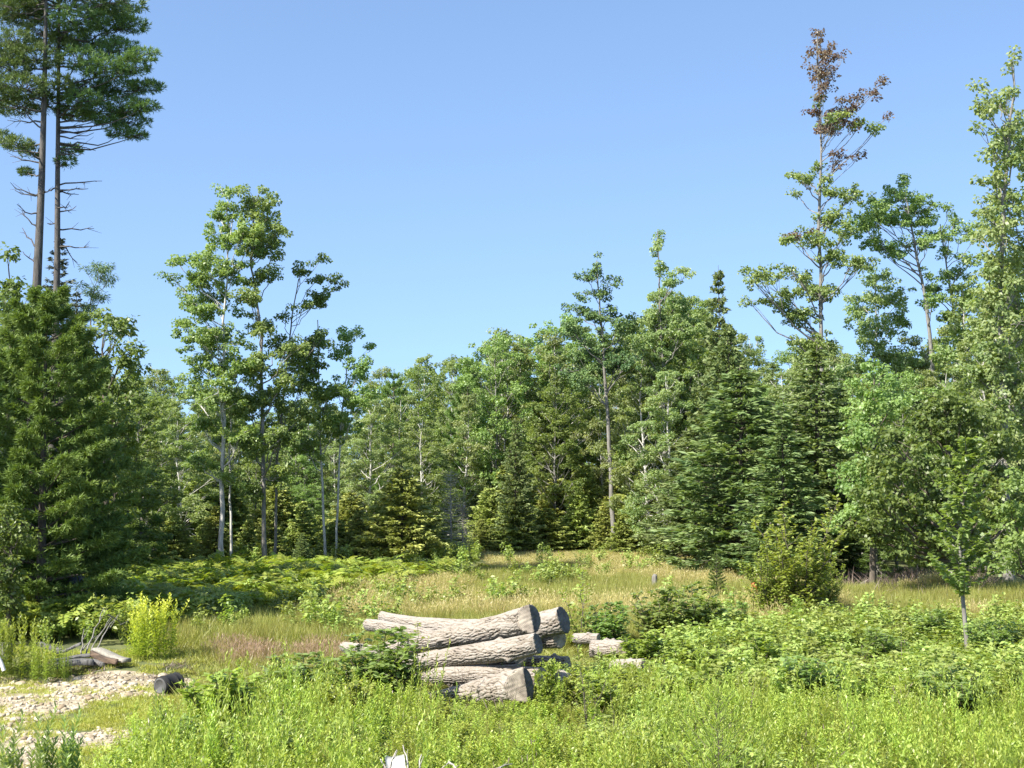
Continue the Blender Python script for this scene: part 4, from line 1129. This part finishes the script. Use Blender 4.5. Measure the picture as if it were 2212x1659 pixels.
# ------------------------------------------------------------------ the log pile
def bark_log_mat():
    m, n, l = new_mat('log_bark')
    out = n.new('ShaderNodeOutputMaterial'); p = n.new('ShaderNodeBsdfPrincipled'); p.inputs['Roughness'].default_value = .9
    at = n.new('ShaderNodeAttribute'); at.attribute_name = 'tint'
    cr = n.new('ShaderNodeValToRGB')
    cr.color_ramp.elements[0].position = .08; cr.color_ramp.elements[0].color = (.028, .021, .015, 1)
    cr.color_ramp.elements[1].position = .75; cr.color_ramp.elements[1].color = (.29, .258, .218, 1)
    el = cr.color_ramp.elements.new(.33); el.color = (.20, .165, .125, 1)
    tc = n.new('ShaderNodeTexCoord'); ns = n.new('ShaderNodeTexNoise'); ns.inputs['Scale'].default_value = 22; ns.inputs['Detail'].default_value = 6
    l.new(tc.outputs['Object'], ns.inputs[0])
    ma = n.new('ShaderNodeMath'); ma.operation = 'MULTIPLY_ADD'; ma.inputs[1].default_value = .5; ma.inputs[2].default_value = -.25
    l.new(ns.outputs[0], ma.inputs[0])
    ad = n.new('ShaderNodeMath'); ad.operation = 'ADD'; l.new(ma.outputs[0], ad.inputs[0]); l.new(at.outputs['Fac'], ad.inputs[1])
    n2 = n.new('ShaderNodeTexNoise'); n2.inputs['Scale'].default_value = 3.2; n2.inputs['Detail'].default_value = 3; l.new(tc.outputs['Object'], n2.inputs[0])
    m2 = n.new('ShaderNodeMath'); m2.operation = 'MULTIPLY_ADD'; m2.inputs[1].default_value = 1.1; m2.inputs[2].default_value = -.58; l.new(n2.outputs[0], m2.inputs[0])
    a3 = n.new('ShaderNodeMath'); a3.operation = 'ADD'; l.new(ad.outputs[0], a3.inputs[0]); l.new(m2.outputs[0], a3.inputs[1])
    l.new(a3.outputs[0], cr.inputs[0]); l.new(cr.outputs[0], p.inputs['Base Color'])
    b = n.new('ShaderNodeBump'); b.inputs['Strength'].default_value = .6; b.inputs['Distance'].default_value = .01
    l.new(ns.outputs[0], b.inputs['Height']); l.new(b.outputs[0], p.inputs['Normal'])
    l.new(p.outputs[0], out.inputs[0])
    return m


def cut_mat(name, c0, c1):
    m, n, l = new_mat(name)
    out = n.new('ShaderNodeOutputMaterial'); p = n.new('ShaderNodeBsdfPrincipled'); p.inputs['Roughness'].default_value = .85
    at = n.new('ShaderNodeAttribute'); at.attribute_name = 'tint'
    tc = n.new('ShaderNodeTexCoord'); ns = n.new('ShaderNodeTexNoise'); ns.inputs['Scale'].default_value = 9; ns.inputs['Detail'].default_value = 8
    l.new(tc.outputs['Object'], ns.inputs[0])
    wv = n.new('ShaderNodeMath'); wv.operation = 'MULTIPLY'; wv.inputs[1].default_value = 75
    l.new(at.outputs['Fac'], wv.inputs[0])
    sn = n.new('ShaderNodeMath'); sn.operation = 'SINE'; l.new(wv.outputs[0], sn.inputs[0])
    a2 = n.new('ShaderNodeMath'); a2.operation = 'MULTIPLY_ADD'; a2.inputs[1].default_value = .10; l.new(sn.outputs[0], a2.inputs[0]); l.new(ns.outputs[0], a2.inputs[2])
    cr = n.new('ShaderNodeValToRGB'); cr.color_ramp.elements[0].position = .3; cr.color_ramp.elements[1].position = .7
    cr.color_ramp.elements[0].color = (*c0, 1); cr.color_ramp.elements[1].color = (*c1, 1)
    l.new(a2.outputs[0], cr.inputs[0]); l.new(cr.outputs[0], p.inputs['Base Color']); l.new(p.outputs[0], out.inputs[0])
    return m


M['logbark'] = bark_log_mat()
M['cut'] = cut_mat('weathered_cut', (.12, .098, .074), (.36, .305, .235))
M['cutshade'] = cut_mat('shaded_cut', (.045, .042, .040), (.13, .12, .11))  # shade on the sun-averted half of split ends, put into the colour


def log_thing(pts, rads, label, seed, ends=(1, 1), notch=None, furrow=1.0, white=0.0):
    """pts: (ov x, ov y, Y) along the axis, rads in metres; the last point is the right end. ridge-barked round log"""
    r = np.random.default_rng(seed)
    P = np.array([V(*p) for p in pts]); n = 190; sides = 110
    t = np.linspace(0, 1, n); sg = np.linspace(0, 1, len(P))
    # smooth curve through the points
    c = np.stack([np.polyval(np.polyfit(sg, P[:, k], min(len(P) - 1, 3)), t) for k in range(3)], 1)
    rad = np.polyval(np.polyfit(np.linspace(0, 1, len(rads)), rads, min(2, len(rads) - 1)), t)
    org = c[0].copy(); c = c - org
    tan = unit(np.gradient(c, axis=0)); ref = np.array([0, 0, 1.0])
    u = unit(np.cross(tan, ref)); w_ = np.cross(u, tan)
    Ln = np.linalg.norm(np.diff(c, axis=0), axis=1).sum()
    A = np.linspace(0, 2 * math.pi, sides, endpoint=False)
    TT, AA = np.meshgrid(t * Ln, A, indexing='ij')
    rm = rad.mean()
    # long interlaced ridges
    # interlaced ridges: creases run along the log, wander and meet
    wob = lambda a_, b_, c_: a_ * np.sin(TT * b_ + c_ + seed) + .6 * a_ * np.sin(TT * b_ * 2.3 + 2 * AA.round(0) * 0 + c_ * 2 + 3 * np.sin(AA * 2 + c_))
    ws = np.ones_like(TT) * 9
    for k, (fa, am, fl) in enumerate([(17, 1.1, 7.5), (23, 1.3, 11.0), (15, 1.0, 15.0)]):
        ws = np.minimum(ws, abs(np.sin(fa * AA * .5 + wob(am, fl, k * 2.1) + .8 * np.sin(AA * 3 + k))) + .25 * (.5 + .5 * np.sin(TT * (3 + k) + 5 * AA + k * 3)))
    nz = r.uniform(0, 1, ws.shape)
    fv = np.clip((ws - .11) / .40, 0, 1) ** .8
    shape = 1 + .03 * np.sin(AA * 2 + seed) + .03 * np.sin(AA * 3 + TT * 1.5) + .02 * np.sin(TT * 4 + AA)
    kn = sum(.055 * np.exp(-((TT - r.uniform(.1, .9) * Ln) / .06) ** 2 - ((((AA - r.uniform(0, 6.28)) + math.pi) % (2 * math.pi) - math.pi) / .28) ** 2) for _ in range(4))
    shape = shape + .03 * np.sin(TT * 2.1 + seed * 1.7) + .02 * np.sin(TT * 9 + 2 * AA + seed)
    RR = kn + rad[:, None] * shape + furrow * .026 * (fv - .6) + .003 * (nz - .5)
    v = c[:, None] + RR[..., None] * (np.cos(AA)[..., None] * u[:, None] + np.sin(AA)[..., None] * w_[:, None])
    tint = np.clip(-.02 + .74 * fv + .12 * (nz - .5) + white, 0, 1)
    i = np.arange(n - 1)[:, None] * sides; j = np.arange(sides)[None]; k = (j + 1) % sides
    q = np.stack([i + j, i + k, i + sides + k, i + sides + j], -1).reshape(-1, 4)
    lim = {}
    for idx in (0, n - 1):
        axis = tan[idx] * (1 if idx else -1); cen = c[idx]
        def offs(h, idx=idx):
            sd_ = h @ u[idx]
            if notch and idx:
                s_, ka, kb = notch
                return np.where(sd_ > s_ * rad[-1], -(sd_ - s_ * rad[-1]) * ka, (sd_ - s_ * rad[-1]) * kb)
            return sd_ * .15 * (1 if seed % 2 else -1)
        lim[idx] = offs
        h = v - cen; ax_ = h @ axis; lm = offs(h) + .004 * np.sin(AA * 23)
        near_ = abs(TT - (t[idx] * Ln)) < 2.2 * rm
        over = np.where(near_ & (ax_ > lm), ax_ - lm, 0)
        v = v - over[..., None] * axis
        if not (notch and idx):
            # let the last ring reach the slanted plane
            k_ = idx; v[k_] = v[k_] - ((v[k_] - cen) @ axis - lm[k_])[:, None] * axis
    mb = MB(); mb.add(v.reshape(-1, 3), q, tint.ravel())
    root = empty('log', org)
    tag(root, label, 'log')
    link('bark', mb.mesh('bark', 'logbark'), root)
    for e_, idx in ((0, 0), (1, n - 1)):
        if not ends[e_]: continue
        cb = MB(); rings = 9
        axis = tan[idx] * (1 if idx else -1)
        rim = v[idx]; cen = c[idx]
        pts_ = []; tt = []
        flat_ = rim - cen; flat_ = flat_ - (flat_ @ axis)[:, None] * axis
        for k2 in range(rings + 1):
            f = max(1 - k2 / rings, .001)
            h = flat_ * f
            off = lim[idx](h) + (.004 * np.sin(h @ w_[idx] * 90 + (h @ u[idx]) * 30) if f < .97 else 0)
            pts_.append(cen + h + axis * (off + .003)[:, None] if np.ndim(off) else cen + h + axis * off); tt.append(np.full(sides, f))
        pts_ = [rim - axis * .02 - flat_ * .03] + pts_; tt = [np.ones(sides)] + tt
        vv = np.concatenate(pts_); nr = len(pts_)
        i = np.arange(nr - 1)[:, None] * sides; j = np.arange(sides)[None]; k = (j + 1) % sides
        qq = np.stack([i + j, i + k, i + sides + k, i + sides + j], -1).reshape(-1, 4)
        cb.add(vv, qq, np.concatenate(tt))
        cm = cb.mesh('cut_end', 'cut')
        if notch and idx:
            cm.materials.append(M['cutshade'])  # right half of the split end carries painted shade
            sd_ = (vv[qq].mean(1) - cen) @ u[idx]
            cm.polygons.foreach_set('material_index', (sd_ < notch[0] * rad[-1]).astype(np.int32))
        ce = link('cut_end', cm, root)
    return root


LY = 21.8
mpp = LY / FO     # metres per overview pixel at the pile


DY = 0.7              # the whole pile stands a little deeper


def zpt(zx, zy, Y):
    """point given in the enlarged crop of the pile"""
    return ((960 + zx / 2.212) / 3000 * 2212, (1720 + zy / 2.212) / 3000 * 2212, Y + DY)


ZM = (1 / 2.212) / 3000 * 2212     # overview px per crop px
def rr_(d, Y): return d / 2 * ZM * (Y + DY) / FO


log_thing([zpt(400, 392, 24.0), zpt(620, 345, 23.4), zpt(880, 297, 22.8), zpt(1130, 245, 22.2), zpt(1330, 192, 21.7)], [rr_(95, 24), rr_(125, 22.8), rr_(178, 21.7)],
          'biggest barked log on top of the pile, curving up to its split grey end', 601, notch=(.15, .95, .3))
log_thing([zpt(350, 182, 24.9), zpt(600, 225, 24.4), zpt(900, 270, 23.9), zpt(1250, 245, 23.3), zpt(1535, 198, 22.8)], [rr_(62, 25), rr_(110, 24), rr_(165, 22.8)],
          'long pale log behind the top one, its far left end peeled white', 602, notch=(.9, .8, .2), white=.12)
log_thing([zpt(270, 235, 24.6), zpt(450, 262, 24.2), zpt(700, 310, 23.8), zpt(1000, 350, 23.4)], [rr_(70, 24.5), rr_(85, 23.5)],
          'thin log with flaking bark poking out left under the peeled one', 603, white=.05)
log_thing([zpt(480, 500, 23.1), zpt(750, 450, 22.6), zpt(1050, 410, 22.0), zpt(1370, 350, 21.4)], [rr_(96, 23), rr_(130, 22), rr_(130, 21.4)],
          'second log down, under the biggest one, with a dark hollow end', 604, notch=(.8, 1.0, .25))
log_thing([zpt(120, 375, 25.6), zpt(300, 400, 25.2), zpt(600, 450, 24.8), zpt(800, 490, 24.4)], [rr_(62, 25.5), rr_(80, 24.5)],
          'log whose small white end sticks out lowest at the left of the pile', 605, white=.15)
log_thing([zpt(700, 560, 22.6), zpt(900, 555, 22.2), zpt(1150, 560, 21.9), zpt(1380, 570, 21.6)], [rr_(100, 22.3), rr_(125, 21.6)],
          'log with a knot lying low behind the split bottom log', 606)
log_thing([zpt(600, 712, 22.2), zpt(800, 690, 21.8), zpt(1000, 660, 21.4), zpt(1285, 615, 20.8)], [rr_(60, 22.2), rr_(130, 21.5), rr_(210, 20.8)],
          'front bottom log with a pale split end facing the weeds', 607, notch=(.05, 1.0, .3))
log_thing([zpt(1330, 330, 23.4), zpt(1500, 320, 23.0)], [rr_(110, 23), rr_(115, 23)], 'short dark log end below the second big end', 608)
log_thing([zpt(1250, 460, 24.2), zpt(1400, 475, 23.9), zpt(1550, 480, 23.6)], [rr_(80, 24), rr_(86, 23.6)], 'small log with a reddish square end just right of the pile', 609)
log_thing([zpt(1440, 600, 22.2), zpt(1610, 590, 21.9)], [rr_(95, 22), rr_(95, 22)], 'pale bark log half sunk in weeds right of the bottom log', 610, white=.1)
log_thing([zpt(1600, 320, 27.4), zpt(1750, 322, 27.1)], [rr_(60, 27.4), rr_(62, 27.1)], 'thin white log seen through leaves right of the dark end', 611, white=.15)
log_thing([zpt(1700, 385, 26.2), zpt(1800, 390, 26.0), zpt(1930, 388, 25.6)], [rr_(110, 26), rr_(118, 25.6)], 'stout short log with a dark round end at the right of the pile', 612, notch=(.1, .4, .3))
log_thing([zpt(1850, 500, 24.6), zpt(2040, 495, 24.2)], [rr_(85, 24.6), rr_(85, 24.2)], 'rightmost pale bark log lying in the scrub', 613, white=.1)
log_thing([zpt(330, 560, 24.2), zpt(600, 560, 23.9), zpt(950, 565, 23.4), zpt(1250, 560, 23.0)], [rr_(125, 24), rr_(135, 23)],
          'shaded log on the ground at the back of the pile, under all the others', 615)
log_thing([zpt(380, 425, 24.3), zpt(700, 430, 24.0), zpt(1000, 440, 23.6), zpt(1240, 430, 23.2)], [rr_(120, 24), rr_(130, 23)],
          'shaded log in the middle of the pile, behind the one with the hollow end', 616)
log_thing([(612, 1490, 22.6), (650, 1492, 22.4), (690, 1500, 22.2)], [.075, .08], 'small grey log alone in the weeds left of the pile', 614, white=.1)


# ------------------------------------------------------------------ boards, bucket, pipe, sheet, odds and ends
def board(name, a, b, wdt, th, mat, label, cat, seed, group=None, roll=0.0):
    """weathered plank between two points with worn, split ends"""
    r = np.random.default_rng(seed)
    a = np.asarray(a, float); b = np.asarray(b, float); n = 14
    d = unit(b - a); side = unit(np.cross(d, [0, 0, 1.0])); up = np.cross(side, d)
    side, up = side * math.cos(roll) + up * math.sin(roll), up * math.cos(roll) - side * math.sin(roll)
    prof = [(-.5, -.42), (-.46, -.5), (.46, -.5), (.5, -.42), (.5, .42), (.46, .5), (-.46, .5), (-.5, .42)]
    mb = MB(); vs = []
    for i in range(n):
        t = i / (n - 1); c = (b - a) * t + up * .02 * math.sin(t * 5 + seed)
        for (s, u_) in prof:
            e = r.normal(0, .006) if 0 < i < n - 1 else r.uniform(-.03, .0) * (1 if i else -1)
            vs.append(c + side * (s * wdt + r.normal(0, .003)) + up * (u_ * th) + d * e)
    q = [[i * 8 + j, i * 8 + (j + 1) % 8, (i + 1) * 8 + (j + 1) % 8, (i + 1) * 8 + j] for i in range(n - 1) for j in range(8)]
    for o_ in (0, (n - 1) * 8):
        q += [[o_, o_ + 1, o_ + 2, o_ + 7], [o_ + 7, o_ + 2, o_ + 3, o_ + 6], [o_ + 3, o_ + 4, o_ + 5, o_ + 6]]
    mb.add(vs, q, .5)
    o = link(name, mb.mesh(name, mat)); o.location = a
    return tag(o, label, cat, group)


M['board'] = noise_mat('grey_board', (.07, .066, .06), (.20, .19, .175), (30, 30, 4), bump=.4)
M['rotten'] = noise_mat('rotten_wood', (.030, .020, .014), (.15, .10, .065), (4, 4, 14), bump=.6)
M['paleboard'] = noise_mat('pale_board', (.20, .18, .145), (.36, .33, .27), (30, 30, 4), bump=.3)
BY = 26.8
board('board', V(215, 1400, BY), V(285, 1422, BY - .5), .20, .07, 'paleboard', 'pale lit board sloping down to the goldenrod clump', 'board', 1)
board('board', V(205, 1408, BY - .15), V(262, 1426, BY - .6), .06, .10, 'rotten', 'rotten brown timber under the pale lit board', 'board', 2)
board('board', V(130, 1405, BY), V(186, 1388, BY + .1), .16, .045, 'board', 'grey board lying tilted on top of the board pile', 'board', 3)
board('board', V(120, 1420, BY - .3), V(215, 1412, BY), .24, .05, 'board', 'wide grey board in the middle of the pile', 'board', 4)
board('board', V(125, 1432, BY - .7), V(212, 1424, BY - .5), .24, .10, 'board', 'thick grey beam at the bottom front of the pile', 'board', 5)
board('board', V(195, 1424, BY - .2), V(240, 1428, BY - .4), .22, .08, 'board', 'short grey board end beside the rotten timber', 'board', 6)
board('board', V(90, 1388, BY + .3), V(145, 1400, BY + .3), .15, .08, 'board', 'grey beam half hidden behind the goldenrod', 'board', 7)
board('post_stub', V(18, 1425, 26.2), V(22, 1384, 26.3), .24, .22, 'board', 'dark grey wooden stub at the left edge', 'post', 8)
for j, (x0, y0, x1, y1) in enumerate([(195, 1410, 232, 1310), (205, 1405, 247, 1330), (188, 1400, 228, 1365), (215, 1402, 262, 1325), (240, 1325, 285, 1360), (186, 1412, 190, 1355)]):
    a = V(x0, y0, BY + .2); b = V(x1, y1, BY + .9)
    mb = MB(); mb.tube(curve(a - a, b - a, .04, 7, .015), np.linspace(.016, .006, 7), 5)
    mb.tube(curve((b - a) * .6, (b - a) * .8 + np.array([.12, 0, .16]), 0, 4), np.linspace(.007, .003, 4), 4)
    o = link('dead_stick', mb.mesh('dead_stick', 'bark_grey')); o.location = a
    tag(o, 'thin dry stick leaning up behind the board pile', 'stick', 'dry sticks behind the board pile')


def simple_mat(name, c, rough=.5, metal=0.0, var=.15):
    m = noise_mat(name, tuple(x * (1 - var) for x in c), tuple(min(1, x * (1 + var)) for x in c), (6, 6, 6), rough=rough, bump=.05)
    m.node_tree.nodes['Principled BSDF'].inputs['Metallic'].default_value = metal
    return m


def lathe(prof, sides=32):
    """prof: (x along the axis, radius)"""
    mb = MB(); A = np.linspace(0, 2 * math.pi, sides, endpoint=False)
    v = np.concatenate([np.stack([np.full(sides, x), r_ * np.cos(A), r_ * np.sin(A)], 1) for x, r_ in prof])
    i = np.arange(len(prof) - 1)[:, None] * sides; j = np.arange(sides)[None]; k = (j + 1) % sides
    mb.add(v, np.stack([i + j, i + k, i + sides + k, i + sides + j], -1).reshape(-1, 4), .5)
    return mb


M['blackplastic'] = simple_mat('black_plastic', (.010, .010, .010), .85)
M['greydisc'] = simple_mat('grey_lid', (.075, .072, .068), .8, var=.35)
M['white'] = simple_mat('white_paint', (.60, .59, .56), .6, var=.18)
M['bluegrey'] = simple_mat('blue_grey_metal', (.13, .17, .24), .4)
M['orange'] = simple_mat('orange_plastic', (.75, .16, .06), .45)
# bucket lying on its side, base towards the camera
bx, by_, bz = gp(164, 24.2)
bu = empty('bucket', (bx, by_, bz + .165), R(58))
tag(bu, 'black plastic bucket lying on its side on the edge of the stony track', 'bucket')
link('body', lathe([(0.02, .02), (0, .145), (.005, .155), (.06, .158), (.07, .168), (.085, .168), (.095, .160), (.26, .168), (.27, .180), (.29, .180), (.30, .172), (.36, .175), (.37, .188), (.39, .188), (.39, .172), (.08, .150)]).mesh('body', 'blackplastic'), bu)
link('base_plate', lathe([(-.004, .001), (-.004, .10), (-.012, .105), (-.012, .12), (-.003, .125), (-.001, .138)]).mesh('base_plate', 'greydisc'), bu)
hb = MB(); tt = np.linspace(-.2, math.pi + .2, 14); hb.tube(np.stack([.36 + .12 * np.sin(tt), .185 * np.cos(tt), -.06 + .02 * np.sin(tt)], 1), .005, 6)
link('handle', hb.mesh('handle', 'deadwood'), bu)
# white pipe at the left edge: a bent length of pipe, open end
wp = MB(); tt = np.linspace(0, 1, 14)
pa = V(-14, 1428, 25.4)
wp.tube(np.stack([.28 * tt, .02 * tt, .12 - .26 * tt ** 2.2 + .08 * np.sin(tt * 3)], 1) * 1.0, .035, 14)
wpo = link('pipe', wp.mesh('pipe', 'white', smooth=True)); wpo.location = pa
tag(wpo, 'white curved plastic pipe lying at the left edge by the grass', 'pipe')
# blue-grey wheelbarrow tipped up in the shade
def wheelbarrow(loc, rz):
    root = empty('wheelbarrow', loc, rz)
    tag(root, 'blue-grey barrow tipped on its front in deep shade under the young white pine', 'wheelbarrow')
    tb = MB()
    A = np.linspace(0, 2 * math.pi, 20, endpoint=False)
    prof = [(.30, .40, .0), (.34, .46, .10), (.40, .52, .22), (.42, .54, .225), (.40, .52, .235), (.33, .45, .12), (.27, .37, .03), (.02, .02, .025)]
    prof = [(.02, .02, 0)] + prof
    vs = np.concatenate([np.stack([a_ * np.sign(np.cos(A)) * abs(np.cos(A)) ** .6, b_ * np.sign(np.sin(A)) * abs(np.sin(A)) ** .6, np.full(20, c_)], 1) for a_, b_, c_ in prof])
    # tip forward: rotate about x
    ang = R(62); ca, sa = math.cos(ang), math.sin(ang)
    def rot(v): v = np.asarray(v, float); return np.stack([v[:, 0], v[:, 1] * ca - v[:, 2] * sa, v[:, 1] * sa + v[:, 2] * ca + .55], 1)
    i = np.arange(len(prof) - 1)[:, None] * 20; j = np.arange(20)[None]; k = (j + 1) % 20
    tb.add(rot(vs), np.stack([i + j, i + k, i + 20 + k, i + 20 + j], -1).reshape(-1, 4), .5)
    link('tray', tb.mesh('tray', 'bluegrey', smooth=True), root)
    for s in (-1, 1):
        h = MB(); h.tube(rot([(s * .10, -.75, -.02), (s * .24, -.1, -.04), (s * .30, .5, 0), (s * .32, .95, .06)]), .018, 8)
        link('handle', h.mesh('handle', 'board'), root)
        h = MB(); h.tube(rot([(s * .22, .25, -.02), (s * .24, .35, -.26), (s * .26, .50, -.02)]), .012, 8)
        link('leg', h.mesh('leg', 'bluegrey'), root)
    wl = MB(); A2 = np.linspace(0, 2 * math.pi, 21)
    wl.tube(rot(np.stack([A2 * 0, -.78 + .15 * np.cos(A2), -.05 + .15 * np.sin(A2)], 1)), .035, 8)
    link('wheel', wl.mesh('wheel', 'blackplastic'), root)
    return root


wx, wy, wz = gp(80, 33.2)
wheelbarrow((wx, wy, wz + .1), R(150))
# white sheet, bottom of the picture
sx_ = V(1160, 1700, 15.0)
mb = MB()
n = 9
g = np.linspace(0, 1, n); GX, GY = np.meshgrid(g, g)
vx = (GX - .5) * .20; vz = (GY - .5) * .40; vy = .03 * np.sin(GX * 4) + .05 * GY - .01 * GX
for off, fl in ((0, 1), (.012, -1)):
    v = np.stack([vx, vy + off, vz + .02 * (GX < .2) * GY], -1).reshape(-1, 3)
    i = np.arange(n - 1)[:, None] * n; j = np.arange(n - 1)[None]
    mb.add(v, np.stack([i + j, i + j + 1, i + j + 1 + n, i + j + n], -1).reshape(-1, 4)[:, ::fl], .5)
rim_i = [k for k in range(n)] + [k * n + n - 1 for k in range(1, n)] + [n * n - 1 - k for k in range(1, n)] + [(n - 1 - k) * n for k in range(1, n - 1)]
mb.q.append(np.array([[rim_i[k], rim_i[(k + 1) % len(rim_i)], rim_i[(k + 1) % len(rim_i)] + n * n, rim_i[k] + n * n] for k in range(len(rim_i))]))
o = link('board', mb.mesh('board', 'white')); o.location = V(861, 1662, 15.2) ; o.rotation_euler = (R(-18), R(-6), R(8))
tag(o, 'white board standing up out of the weeds at the bottom edge', 'board')
tw = [((846, 1650, 15), (861, 1610, 15.1)), ((826, 1630, 15.1), (841, 1665, 15)), ((888, 1665, 15), (874, 1600, 15.2)), ((951, 1660, 15), (972, 1636, 15.2)), ((972, 1636, 15.2), (992, 1660, 15)),
      ((1047, 1662, 15), (1106, 1640, 15.4)), ((907, 1665, 15.2), (914, 1620, 15.3))]
tl = ['bare pale twig at the left of the white board', 'short bare twig left of the others by the white board', 'long straw-coloured stem leaning over the white board', 'grey forked branch piece right of the white board',
      'short grey branch piece leaning right of the white board', 'long thin dry stem lying across the weeds at the bottom', 'dry flower stem just right of the white board']
for (a, b), lb in zip(tw, tl):
    a = V(*a); b = V(*b)
    mb = MB(); mb.tube(curve(a - a, b - a, .015, 6, .006), np.linspace(.012, .006, 6), 6)
    mb.tube(curve((b - a) * .5, (b - a) * .7 + np.array([.03, 0, .05]), 0, 3), np.linspace(.005, .002, 3), 4)
    o = link('twig', mb.mesh('twig', 'deadwood')); o.location = a
    tag(o, lb, 'twig')
# orange marker and white stump near the sapling bush
ox_, oy_, oz_ = gp(753, 40)
om = empty('orange_barrel', (ox_, oy_, oz_ - .1), 0, (.5, .5, .6))
tag(om, 'orange barrel half hidden behind the left side of the sapling bush', 'barrel')
def up(mb_):
    mb_.v = [np.stack([v[:, 1], v[:, 2], v[:, 0]], 1) for v in mb_.v]; return mb_
link('body', up(lathe([(0, .01), (0, .21), (.05, .24), (.30, .235), (.32, .215), (.58, .21), (.60, .195), (.95, .185), (1.0, .16), (1.0, .01)])).mesh('body', 'orange'), om)
link('handle', up(lathe([(1.0, .05), (1.08, .05), (1.09, .03), (1.09, .005)])).mesh('handle', 'orange'), om)
sx2, sy2, sz2 = gp(653, 44)
mb = MB(); mb.tube([(0, 0, -.1), (.01, 0, .2), (.02, 0, .45), (.03, 0, .50)], [.10, .09, .085, .08], 10)
mb.tube([(.03, 0, .498), (.032, 0, .54), (.04, 0, .55)], [.08, .05, .005], 10)
o = link('stump', mb.mesh('stump', 'bark_grey')); o.location = (sx2, sy2, sz2)
tag(o, 'small pale grey stump at the far meadow edge right of centre', 'stump')
